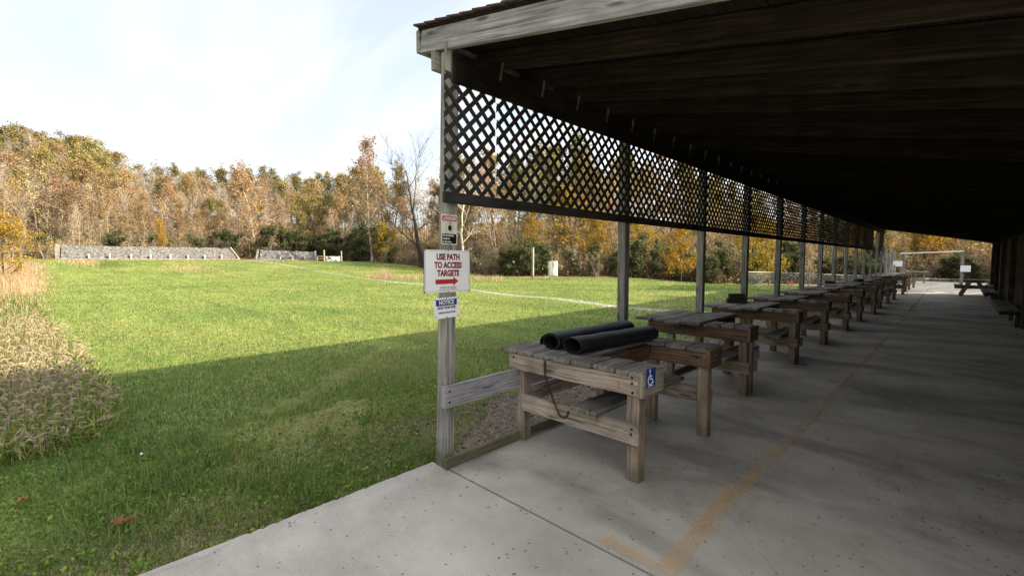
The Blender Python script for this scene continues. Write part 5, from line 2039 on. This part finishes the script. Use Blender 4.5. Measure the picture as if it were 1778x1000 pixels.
WHERE = [(-400, 60, 'above the far left weeds'), (60, 190, 'above the left end of the long backstop'), (190, 310, 'above the middle of the long backstop'),
         (310, 425, 'above the right end of the long backstop'), (425, 560, 'above the short grey backstop'), (560, 660, 'behind the shot-up target board'),
         (660, 745, 'left of the corner post'), (745, 890, 'just right of the corner post signs'), (890, 1083, 'behind the white tank on the lawn'),
         (1083, 1225, 'between the second and third posts'), (1225, 1300, 'between the third and fourth posts'), (1300, 1420, 'behind the start of the chain-link fence'),
         (1420, 1560, 'behind the fence beyond the row of benches'), (1560, 3000, 'beyond the far end of the slab')]
LOOK = {'bare': ('tree', 'bare grey tree'), 'pale': ('tree', 'pale-trunked tree with few leaves'), 'rust': ('tree', 'rust-orange leaved tree'),
        'pink': ('tree', 'thin pinkish-leaved tree'), 'olive': ('tree', 'olive-yellow leafy tree'), 'gold': ('tree', 'golden-yellow leaved tree'),
        'green': ('shrub', 'dark green bushy shrub'), 'thicket': ('shrub', 'brown twiggy thicket shrub'), 'sapling': ('tree', 'slender young tan-leaved tree')}
NAME = {'bare': 'bare_tree', 'pale': 'pale_tree', 'rust': 'autumn_tree', 'pink': 'thin_tree', 'olive': 'oak_tree', 'gold': 'golden_tree', 'green': 'shrub', 'thicket': 'thicket_shrub', 'sapling': 'young_tree'}


def where(px):
    for a, b, s in WHERE:
        if a <= px < b: return s
    return WHERE[-1][2]


def plant(key, x, y, height, label=None, px=None, widen=1.0, name=None, group=True):
    tm, lm, H = random.choice(KIND[key])
    cat, look = LOOK[key]
    sc = height / H
    if label is None:
        w = where(px)
        row = 'low on the wood edge' if False else w
        label = look + ' ' + w
    g = group if isinstance(group, str) else (NAME[key].replace('_', ' ') + 's ' + where(px if px is not None else proj(x, y, 2)[0])) if group else None
    r = thing(name or NAME[key], label, cat, (x, y, tz(x, y) - .05), g, random.uniform(0, 6.28))
    r.scale = (sc * widen, sc * widen, sc)
    link('trunk', tm, None, r)
    if lm is not None:
        link('crown', lm, None, r)
    return r


SKY = ([-150, 0, 60, 130, 160, 200, 250, 300, 340, 400, 440, 480, 520, 560, 600, 640, 680, 720, 800, 880, 960, 1040, 1100, 1200, 1300, 1450, 1600, 1800],
       [232, 240, 232, 246, 260, 270, 284, 302, 298, 298, 304, 305, 312, 318, 312, 298, 306, 302, 284, 258, 266, 263, 276, 308, 336, 345, 350, 350])


def place_px(key, px, r, ytop, **kw):
    b = bearing(px)
    x, y = at_bearing(b, r)
    dpt = proj(x, y, 3)[2]
    zt = EYE + (451 - ytop) * dpt / 790
    h = max(1.5, zt - tz(x, y))
    return plant(key, x, y, h, px=px, **kw)


def wood_rows():
    rnd = random.Random(5)
    # left hillside
    rows = [(3, .26, 15, dict(thicket=6, sapling=3, green=2)), (7, .42, 17, dict(sapling=5, thicket=3, rust=2, bare=2, green=3)), (12, .57, 16, dict(sapling=4, rust=4, bare=5)),
            (19, .68, 17, dict(bare=7, rust=4, sapling=2, pink=1, olive=1)), (28, .78, 18, dict(bare=7, rust=3, olive=3)), (38, .88, 19, dict(bare=5, rust=3, olive=4)),
            (50, .94, 20, dict(olive=5, bare=4, rust=2)), (64, .99, 20, dict(olive=6, bare=3, rust=1))]
    for off, fr, step, mix in rows:
        px = -70 + rnd.uniform(0, step)
        while px < 655:
            keys = [k for k, n in mix.items() for _ in range(n)]
            k = rnd.choice(keys)
            if px > 455 and k in ('bare', 'sapling') and rnd.random() < .5: k = rnd.choice(['olive', 'rust', 'sapling', 'olive'])
            if px > 455 and off < 12 and rnd.random() < .6: k = 'green'
            b = bearing(px)
            e = float(edge_r(b))
            sky = np.interp(px, *SKY)
            y0 = 444
            yt = y0 + (sky - y0) * fr + rnd.uniform(-13, 13) * (1 if fr < .9 else .6)
            if k == 'green': yt = max(yt, 392 + rnd.uniform(0, 22))
            if k == 'thicket': yt = max(yt, 398 + rnd.uniform(0, 20))
            if k == 'bare' and fr > .85: yt -= rnd.uniform(0, 14)
            place_px(k, px, e + off + rnd.uniform(-1.5, 1.5), yt, widen=rnd.uniform(1.0, 1.4))
            px += step * rnd.uniform(.6, 1.4)
    # right-hand woods, close behind the lawn
    rows = [(2.5, .24, 32, dict(green=7, thicket=3)), (4.5, .36, 32, dict(green=4, thicket=3, sapling=2)), (7, .50, 32, dict(sapling=3, gold=2, rust=2, thicket=2, green=2)), (12, .66, 32, dict(rust=4, olive=3, bare=2, gold=1)),
            (19, .82, 33, dict(olive=4, rust=3, bare=3, pale=1)), (28, .93, 34, dict(olive=5, bare=3, rust=2)), (40, .99, 36, dict(olive=5, bare=2, rust=1, pink=1))]
    for off, fr, step, mix in rows:
        px = 650 + rnd.uniform(0, step)
        while px < 1860:
            keys = [k for k, n in mix.items() for _ in range(n)]
            k = rnd.choice(keys)
            if px > 1250 and k in ('bare', 'sapling') and rnd.random() < .5: k = rnd.choice(['gold', 'rust', 'olive'])
            b = bearing(px)
            e = float(edge_r(b))
            sky = np.interp(px, *SKY)
            y0 = 470
            yt = y0 + (sky - y0) * fr + rnd.uniform(-16, 16)
            if k == 'green': yt = max(yt, 405 + rnd.uniform(0, 25))
            if k == 'thicket': yt = max(yt, 415 + rnd.uniform(0, 25))
            place_px(k, px, e + off + rnd.uniform(-1, 1), yt, widen=rnd.uniform(.95, 1.35))
            px += step * rnd.uniform(.6, 1.4)


wood_rows()
# trees that stand out
place_px('gold', 283, 108.5, 386, label='bright yellow little tree glowing above the long grey backstop', widen=.42, group=False)
place_px('rust', 442, 112, 300, label='large orange-brown tree between the two grey backstops', widen=1.25, group=False)
place_px('pink', 645, 92, 258, label='tall thin tree with sparse pinkish leaves above the woods left of the corner post', widen=.9, group=False)
place_px('gold', 1183, 48.5, 398, label='spreading golden-yellow tree at the lawn edge between second and third posts', widen=1.15, group=False)
place_px('gold', 1335, 53, 405, label='golden-orange tree right behind the chain-link fence start', widen=1.1, group=False)
place_px('gold', 1600, 72, 402, label='big golden tree seen through the gate frame at the far end', widen=1.2, group=False)
place_px('gold', 1648, 75, 395, label='golden tree at the right edge of the far opening, over the right gate post', widen=1.2, group=False)
place_px('gold', 5, 52, 366, label='yellow-olive leafy bush at the left picture edge in front of the woods', widen=1.0, group=False)


def big_bare():
    tm, lm = tree_mesh('spreading', 4242, 15, base=.16, spread=.80, nbr=9, sub=9, twig=7, up=.62, r0=.36, crook=.13, lean=.06)
    tm.materials.append(M['bark_dark'])
    x, y = at_bearing(bearing(731), 74)
    r = thing('bare_tree', 'big dark bare tree with wide crooked limbs just left of the corner post', 'tree', (x, y, tz(x, y) - .05), None, 2.2)
    h = EYE + (451 - 262) * proj(x, y, 3)[2] / 790 - tz(x, y)
    r.scale = (h / 15 * .95, h / 15 * .95, h / 15 * .84)
    link('trunk', tm, None, r)
    tm, lm = tree_mesh('sycamore', 777, 13, base=.3, spread=.34, nbr=10, sub=5, twig=5, up=.8, r0=.2, crook=.12, lean=.2)
    tm.materials.append(M['bark_pale'])
    x, y = at_bearing(bearing(812), 56)
    r = thing('bare_tree', 'white-barked leaning bare tree just right of the danger sign', 'tree', (x, y, tz(x, y) - .05), None, .6)
    r.scale = (1.0,) * 3
    link('trunk', tm, None, r)


big_bare()

# a belt of trees behind the board wall; it keeps the sun off the far end of the slab
for k, (x, y, h, key) in enumerate([(7, 40, 12, 'olive'), (12, 46, 15, 'olive'), (6.5, 47, 13, 'rust'), (9, 54, 15, 'olive'), (4.5, 62, 12, 'rust'), (15, 38, 14, 'olive'), (16, 56, 16, 'olive'), (12, 64, 15, 'olive')]):
    plant(key, x, y, h, label='leafy tree standing behind the board wall at the far right', px=1900, widen=1.3, group='trees behind the board wall')


# ------------------------------------------------------------------ grass and weeds
def inside(poly, px, py):
    px = np.asarray(px); py = np.asarray(py)
    res = np.zeros(px.shape, bool)
    n = len(poly)
    for i in range(n):
        x0, y0 = poly[i]; x1, y1 = poly[(i + 1) % n]
        c = ((y0 > py) != (y1 > py)) & (px < (x1 - x0) * (py - y0) / (y1 - y0 + 1e-12) + x0)
        res ^= c
    return res


def blades(name, x, y, h, w, mat, nr, lean=.45, col=None, z0=None):
    n = len(x)
    z = terrain(x, y) if z0 is None else z0
    az = nr.uniform(0, 2 * np.pi, n)
    d = np.stack([np.cos(az), np.sin(az), np.zeros(n)], 1)
    s = np.stack([-np.sin(az), np.cos(az), np.zeros(n)], 1)
    ln = np.abs(nr.normal(0, lean, n))[:, None]
    P = np.stack([x, y, z - .01], 1)
    up = np.array([[0, 0, 1.]])
    hh = h[:, None]; ww = w[:, None]
    m = P + up * hh * .55 + d * hh * ln * .35
    t = P + up * hh * (1 - .35 * np.minimum(ln, 1)) + d * hh * ln
    V = np.stack([P - s * ww, P + s * ww, m - s * ww * .7, m + s * ww * .7, t - s * ww * .12, t + s * ww * .12], 1).reshape(-1, 3)
    base = (np.arange(n) * 6)[:, None]
    F = np.concatenate([base + np.array([[0, 1, 3, 2]]), base + np.array([[2, 3, 5, 4]])], 1).reshape(-1, 4)
    u = nr.rand(n) if col is None else col
    UV = np.stack([np.repeat(u, 6), np.zeros(n * 6)], 1)
    me = indexed_mesh(name, V, F, UV)
    me.materials.append(mat)
    return tag(link(name, me), kind='stuff')


def noise2(x, y, s, seed):
    a = np.sin(x * s + seed) * np.cos(y * s * 1.13 + seed * 1.7) + .6 * np.sin(x * s * 2.3 + y * s * 1.9 + seed * 2.1) + .4 * np.sin(x * s * 4.1 - y * s * 3.7 + seed * .3)
    return a / 2.0


WEED = [(-400, 840), (60, 800), (140, 772), (195, 745), (200, 705), (170, 660), (125, 615), (85, 570), (50, 525), (0, 500), (-400, 470)]


def build_grass():
    nr = np.random.RandomState(8)
    N = 560000
    b = np.where(nr.rand(N) < .93, nr.uniform(-2, 97, N), nr.uniform(97, 125, N))
    r = 2.2 * (88 / 2.2) ** (nr.rand(N) ** .95)
    near = nr.rand(N) < .26
    r = np.where(near, 2.2 * (9 / 2.2) ** nr.rand(N), r)
    x = -r * np.sin(np.radians(b)); y = r * np.cos(np.radians(b))
    edge = -3.14 - .05 * np.abs(nr.normal(0, 1, N))
    gr = np.where(y > 2.4, -4.2 + .25 * noise2(x, y, 2.0, 3.0) - .35 * np.abs(nr.normal(0, 1, N)), edge)
    gr = np.where((y > 2.4) & (y < 3.6), np.maximum(gr, -3.2 - (y - 2.4) * .7 - .2 * np.abs(nr.normal(0, 1, N))), gr)
    ok = (x < gr) & (r < edge_r(b) - 2) & ((b < 97) | (r < 22)) & ((b < 62) | (r < 86))
    # a few tufts in the gravel
    tuft = (r < 30) & (x > gr) & (x < -3.05) & (y > 2.35) & (noise2(x, y, 3.3, 5.0) > np.where(y < 4.6, -.05, .38)) & (nr.rand(N) < .6)
    # keep off the path
    P = np.array(pathpts)
    dmin = np.full(N, 99.)
    for a, c in zip(P[5:], P[6:]):
        ab = c - a
        t = np.clip(((x - a[0]) * ab[0] + (y - a[1]) * ab[1]) / (ab @ ab), 0, 1)
        dmin = np.minimum(dmin, np.hypot(x - a[0] - t * ab[0], y - a[1] - t * ab[1]))
    ok = (ok | tuft) & (dmin > .22 + .75 * nr.rand(N) ** 2)
    dist = np.minimum(-3.13 - x, 9)
    patch = noise2(x, y, .9, 1.2) + .5 * noise2(x, y, 2.6, 4.0)
    big = noise2(x, y, .33, 7.7) + .6 * noise2(x * .25 + y * .6, y * .1 - x * .9, 1.1, 2.2)
    verge = (dist < 2.1 + .5 * patch) & (y < 34)
    dead = verge & (noise2(x, y, 1.5, 9.0) + .3 * nr.normal(0, 1, N) > np.where((y > .5) & (y < 2.6), .12, .50))
    base_h = np.where(verge, .034, .060)
    h = base_h * nr.uniform(.6, 1.4, N) * (1 + .25 * patch) * (1 + .010 * r)
    h = np.where(dead, h * .8, h)
    w = .0011 * (1 + r * .33) * nr.uniform(.7, 1.3, N)
    m1 = ok & ~verge
    col = np.clip(.46 + .12 * patch + .15 * big + nr.normal(0, .19, N), 0.02, .80)
    # mower rows in the open part of the lawn, and a pale trodden line
    row = np.maximum(0, np.sin(2 * np.pi * (y + .22 * x + .25 * np.sin(x * .5)) / .75)) ** 2 * sstep(-7.5, -9.5, x) * (1 - sstep(6, 11, y))
    col = col - .17 * row
    h = h * (1 - .25 * row)
    T = np.array([gz(420, 735), gz(500, 690), gz(600, 640), gz(655, 600), gz(700, 560)])
    td = np.full(N, 9.)
    for a, c in zip(T, T[1:]):
        ab = c - a
        t = np.clip(((x - a[0]) * ab[0] + (y - a[1]) * ab[1]) / (ab @ ab), 0, 1)
        td = np.minimum(td, np.hypot(x - a[0] - t * ab[0], y - a[1] - t * ab[1]))
    tr = np.exp(-(td / .22) ** 2) * (noise2(x, y, 3.0, 8.0) > -.2)
    col = np.clip(col + .26 * tr, .02, .80)
    h = h * (1 - .35 * tr)
    col = np.where(nr.rand(N) < .025 + .06 * np.clip(big - .3, 0, 1), .95, col)
    blades('grass', x[m1], y[m1], h[m1], w[m1], M['grass'], nr, .55, col[m1])
    m2 = ok & verge
    c2 = np.clip(np.where(dead & (nr.rand(N) < .9), nr.uniform(.55, 1, N), nr.uniform(0, .55, N)), 0, .99)
    blades('verge_grass', x[m2], y[m2], h[m2], w[m2] * 1.1, M['weedgrass'], nr, .8, c2[m2])
    # taller tufts
    cx = []; cy = []
    nr2 = np.random.RandomState(50)
    extra = [(nr2.uniform(60, 560), nr2.uniform(780, 930)) for _ in range(34)]
    for (px, py) in [(355, 790), (330, 770), (280, 850), (270, 835), (310, 840), (235, 840), (505, 815), (730, 800), (715, 808), (740, 792), (640, 730), (150, 860), (60, 880), (420, 880), (330, 905), (560, 760), (200, 815), (110, 835)] + extra:
        gx, gy = gz(px, py, -.05)
        k = nr.randint(20, 80)
        cx.append(gx + nr.normal(0, .10, k)); cy.append(gy + nr.normal(0, .10, k))
    cx = np.concatenate(cx); cy = np.concatenate(cy)
    keep = cx < -3.16
    cx, cy = cx[keep], cy[keep]
    rr = np.hypot(cx, cy)
    blades('tall_grass', cx, cy, nr.uniform(.07, .19, len(cx)), .0015 * (1 + rr * .3), M['grass'], nr, .7, nr.uniform(.1, .6, len(cx)))
    # clover and broad-leaved weeds in the verge
    n = 42000
    b = nr.uniform(0, 97, n); r = 2.2 * (14 / 2.2) ** nr.rand(n)
    x = -r * np.sin(np.radians(b)); y = r * np.cos(np.radians(b))
    d = -3.13 - x
    patch = noise2(x, y, 1.7, 2.0) + .6 * noise2(x, y, 4.2, 6.0)
    ok = (d > .0) & (d < 2.3 + .6 * patch) & (patch > -.45) & ((y < 2.6) | (x < -4.1))
    x, y = x[ok], y[ok]
    z = terrain(x, y) + nr.uniform(.008, .05, len(x))
    me = leaf_cards('clover', np.stack([x, y, z], 1), .034, nr, flat=0)
    # lie flatter and broader
    me.materials.append(M['clover'])
    tag(link('clover', me), kind='stuff')


build_grass()


def build_brush():
    """low brush and thin stems covering the wooded slope"""
    nr = np.random.RandomState(21)
    n = 60000
    b = nr.uniform(-4, 96, n)
    e = edge_r(b)
    r = e + 2.0 + nr.exponential(16, n)
    x = -r * np.sin(np.radians(b)); y = r * np.cos(np.radians(b))
    z = terrain(x, y) + np.abs(nr.normal(0, .8, n))
    me = leaf_cards('brush', np.stack([x, y, z], 1), .34, nr)
    me.materials.append(M['brush'])
    tag(link('brush', me), kind='stuff')
    n = 42000
    b = nr.uniform(-4, 97, n); e = edge_r(b); r = e + 2.5 + nr.exponential(20, n)
    x = -r * np.sin(np.radians(b)); y = r * np.cos(np.radians(b))
    h = nr.gamma(3, .55, n) * np.interp(b, [40, 60, 75], [.8, .9, 1.25])
    blades('brush_stems', x, y, h, nr.uniform(.012, .032, n), M['stems'], nr, .3)


M['stems'] = mat_leaf('dry_brush_stems', [(0.15, 0.115, 0.075), (0.25, 0.195, 0.135), (0.36, 0.29, 0.21), (0.28, 0.20, 0.10)], 0.2, 0)
M['brush'] = mat_leaf('mixed_brush', [(0.05, 0.045, 0.018), (0.12, 0.085, 0.04), (0.20, 0.14, 0.075), (0.27, 0.20, 0.11)], 0.3, 0)
build_brush()


def build_foxtails():
    nr = np.random.RandomState(31)
    # base points inside the weed patch, sampled in the picture's ground plane
    def sample(n, rmin=4.2, rmax=30):
        b = nr.uniform(78, 101, n * 6); r = rmin * (rmax / rmin) ** nr.rand(n * 6)
        x = -r * np.sin(np.radians(b)); y = r * np.cos(np.radians(b))
        px = np.zeros(len(x)); py = np.zeros(len(x))
        v = x * _F[0] + y * _F[1] + (-.05 - EYE) * _F[2]
        px = 889 + _f * (x * _R[0] + y * _R[1]) / v
        py = 500 - _f * (x * _U[0] + y * _U[1] + (-.05 - EYE) * _U[2]) / v
        k = inside(WEED, px + nr.normal(0, 7, len(x)), py + nr.normal(0, 5, len(x))) & (v > .5)
        return x[k][:n], y[k][:n], px[k][:n], py[k][:n]
    # leaves
    x, y, px, py = sample(26000)
    dens = np.clip((190 - px) / 120, .25, 1)
    r = np.hypot(x, y)
    front = np.clip((800 - py) / 90, .35, 1)
    h = nr.uniform(.12, .36, len(x)) * dens * front * (1 + .02 * r)
    w = .0022 * (1 + r * .16) * nr.uniform(.7, 1.4, len(x))
    col = np.clip(nr.normal(.45, .28, len(x)) - .2 * (px > 110) - .15 * (py < 575), 0, .99)
    blades('weed_leaves', x, y, h, w, M['foxleaf'], nr, .9, col)
    # long broken stalks lying every way
    x, y, px, py = sample(1500)
    r = np.hypot(x, y)
    blades('weed_stalks', x, y, nr.uniform(.2, .5, len(x)) * np.clip((200 - px) / 120, .3, 1), .0016 * (1 + r * .15), M['foxtail'], nr, 1.6)
    x, y, px, py = sample(15000, 4.3, 22)
    r = np.hypot(x, y)
    blades('weed_leaves', x, y, nr.uniform(.10, .30, len(x)), .0045 * (1 + r * .13), M['clover'], nr, 1.0)
    # drooping seed heads
    x, y, px, py = sample(2900, 4.3, 26)
    kp = (py > 565) | (nr.rand(len(x)) < .28)
    x, y, px, py = x[kp], y[kp], px[kp], py[kp]
    n = len(x)
    V = []; UV = []
    z = terrain(x, y)
    allq = []; allu = []
    for i in range(n):
        r = math.hypot(x[i], y[i])
        hh = nr.uniform(.14, .40) * (0.55 if px[i] > 150 else 1) * min(1, max(.4, (815 - py[i]) / 90))
        az = nr.uniform(0, 6.28) if nr.rand() < .45 else nr.normal(0.6, .8)
        d = np.array([math.cos(az), math.sin(az), 0])
        top = np.array([x[i], y[i], z[i] + hh]) + d * hh * nr.uniform(.1, .4)
        p0 = np.array([x[i], y[i], z[i]])
        u = nr.rand()
        s = np.array([-d[1], d[0], 0])
        ws = .0016 * (1 + r * .12)
        allq += [p0 - s * ws, p0 + s * ws, top + s * ws * .6, top - s * ws * .6]; allu += [.9] * 4
        # curved head: arcs over and down
        L = nr.uniform(.05, .105) * (1 + .015 * r)
        Rr = L / nr.uniform(1.6, 2.6)
        pts = []
        for k in range(6):
            a = nr.uniform(.0, .1) + k / 5 * L / Rr
            pts.append(top + d * Rr * (1 - math.cos(a)) * 1.0 + np.array([0, 0, 1]) * Rr * math.sin(a))
        rad_ = np.array([.35, .85, 1.0, .95, .75, .25]) * .0078 * (1 + r * .03)
        for k in range(5):
            dd = pts[k + 1] - pts[k]; dd /= np.linalg.norm(dd)
            e1 = s; e2 = np.cross(dd, s)
            for q in range(5):
                a0, a1 = 2 * math.pi * q / 5, 2 * math.pi * (q + 1) / 5
                c0 = e1 * math.cos(a0) + e2 * math.sin(a0); c1 = e1 * math.cos(a1) + e2 * math.sin(a1)
                allq += [pts[k] + c0 * rad_[k], pts[k] + c1 * rad_[k], pts[k + 1] + c1 * rad_[k + 1], pts[k + 1] + c0 * rad_[k + 1]]
                allu += [min(.99, max(0, u + nr.normal(0, .12)))] * 4
            # bristles
            for q in range(4):
                a0 = nr.uniform(0, 6.28)
                c0 = e1 * math.cos(a0) + e2 * math.sin(a0)
                b0 = pts[k] * .5 + pts[k + 1] * .5
                tip = b0 + c0 * rad_[k] * 2.3 + dd * rad_[k] * 1.6
                wv = np.cross(c0, dd) * .0011 * (1 + r * .15)
                allq += [b0 - wv, b0 + wv, tip + wv * .3, tip - wv * .3]; allu += [min(.99, u * .5 + .45)] * 4
    UV = np.stack([np.array(allu), np.zeros(len(allu))], 1)
    me = quads_mesh('foxtail_grass', np.array(allq), 4, UV)
    me.materials.append(M['foxtail'])
    tag(link('foxtail_grass', me), kind='stuff')


build_foxtails()
M['litter'] = mat_leaf('dark_leaf_litter', [(0.035, 0.025, 0.02), (0.06, 0.042, 0.03), (0.09, 0.06, 0.04), (0.13, 0.08, 0.05)], 0.0, 0)
build_litter()


def tan_grass():
    nr = np.random.RandomState(77)
    # ditch grass on the lawn and pale brush at the left edge
    X = []; Y = []; Hh = []
    for px in np.arange(636, 874, .045):
        if 0.25 * math.sin(px * .05) + .3 * math.sin(px * .13 + 2) + nr.uniform(-.6, .9) < -.1: continue
        x, y = gz(px + nr.uniform(-2, 2), 484.5 + (px - 640) * .008 + nr.normal(0, 1.6), -.14)
        t = math.exp(-((px - 668) / 9) ** 2)
        X.append(x); Y.append(y); Hh.append(nr.uniform(.15, .62) * (1 + 1.3 * t))
    for k in range(30000):
        px = min(50 - abs(nr.normal(0, 55)) + nr.gamma(1.5, 14), 150)
        py = 470 + abs(nr.normal(0, 16)) * (1 if nr.rand() < .8 else 1.8)
        x, y = gz(px, py, -.05)
        r = math.hypot(x, y)
        if r > 78: continue
        X.append(x); Y.append(y); Hh.append(nr.gamma(3, .15) * max(.12, 1.1 - max(0, px) / 105))
    for k in range(2600):
        px = nr.normal(150, 20) if k % 2 else nr.normal(330, 26)
        x, y = gz(px, 474 + nr.normal(0, 1.6) + (1 if k % 2 else 3), -.05)
        X.append(x); Y.append(y); Hh.append(nr.uniform(.1, .35))
    X = np.array(X); Y = np.array(Y); Hh = np.array(Hh)
    gx, gy = [], []
    for k in range(700):
        x, y = gz(nr.normal(190, 15), 476 + nr.normal(0, 1.6), -.05)
        gx.append(x); gy.append(y)
    gx = np.array(gx); gy = np.array(gy)
    blades('weed_patch', gx, gy, nr.uniform(.15, .5, len(gx)), np.full(len(gx), .016), M['foxleaf'], nr, .6, nr.uniform(0, .45, len(gx)))
    r = np.hypot(X, Y)
    blades('dry_grass', X, Y, Hh, (.0035 + .00016 * r) * nr.uniform(.6, 1.3, len(r)), M['tangrass'], nr, .6)


tan_grass()


def fallen_leaves():
    spots = [(617, 722, 'orange-brown fallen leaf on the verge, left one of the pair below the lawn shadow', 1), (640, 720, 'dark brown fallen leaf on the verge, right one of the pair below the lawn shadow', .9),
             (527, 884, 'bright orange fallen leaf lying at the slab edge', 1.3), (435, 682, 'small orange fallen leaf alone in the shaded lawn', .9),
             (205, 915, 'large curled red-brown fallen leaf in the grass at lower left', 1.5), (225, 912, 'red-brown fallen leaf touching the large curled one at lower left', 1.3), (255, 902, 'small reddish fallen leaf right of the curled leaves at lower left', 1.0),
             (493, 846, 'small pale fallen leaf near the slab edge', .7), (40, 875, 'tan fallen leaf in the grass at the left edge', 1.1), (690, 809, 'small orange fallen leaf in the verge beside the corner post', .7)]
    rr = random.Random(4)
    for px, py, lb, sc in spots:
        x, y = gz(px, py, -.02)
        x = min(x, -3.17)
        mb = MB()
        c = Vector((x, y, tz(x, y) + .055))
        a0 = rr.uniform(0, 6.28)
        prof = [(0, -1), (.25, -.55), (.75, -.5), (.5, -.1), (.95, .25), (.45, .35), (.3, .75), (0, 1.1), (-.3, .7), (-.5, .3), (-.9, .2), (-.5, -.1), (-.7, -.55), (-.22, -.5)]
        ctr = len(mb.v)
        mb.v.append(c + Vector((0, 0, .008)))
        u = rr.random()
        ids = []
        for p in prof:
            q = Vector((p[0] * math.cos(a0) - p[1] * math.sin(a0), p[0] * math.sin(a0) + p[1] * math.cos(a0), 0)) * .034 * sc
            ids.append(len(mb.v)); mb.v.append(c + q + Vector((0, 0, rr.uniform(-.006, .022) + abs(p[0]) * .022)))
        for i in range(len(ids)):
            mb.face((ctr, ids[i], ids[(i + 1) % len(ids)]), ((u, 0),) * 3)
        tag(mb.build('fallen_leaf', M['dryleaf']), lb, 'leaf', 'fallen leaves on the grass')
    # white clover flower
    x, y = gz(246, 798, -.02)
    r = thing('clover_flower', 'tiny white clover flower alone in the shaded lawn', 'flower', (x, y, tz(x, y)))
    mb = MB(); mb.tube([(x, y, tz(x, y)), (x + .005, y, tz(x, y) + .075)], .0015, 5); mb.build('stem', M['clover'], r)
    bm = bmesh.new(); bmesh.ops.create_icosphere(bm, subdivisions=2, radius=.011)
    for v in bm.verts: v.co *= random.uniform(.8, 1.15)
    bm.transform(Matrix.Translation((.005, 0, .085)))
    me = bpy.data.meshes.new('bloom'); bm.to_mesh(me); bm.free()
    link('bloom', me, M['white'], r)


fallen_leaves()
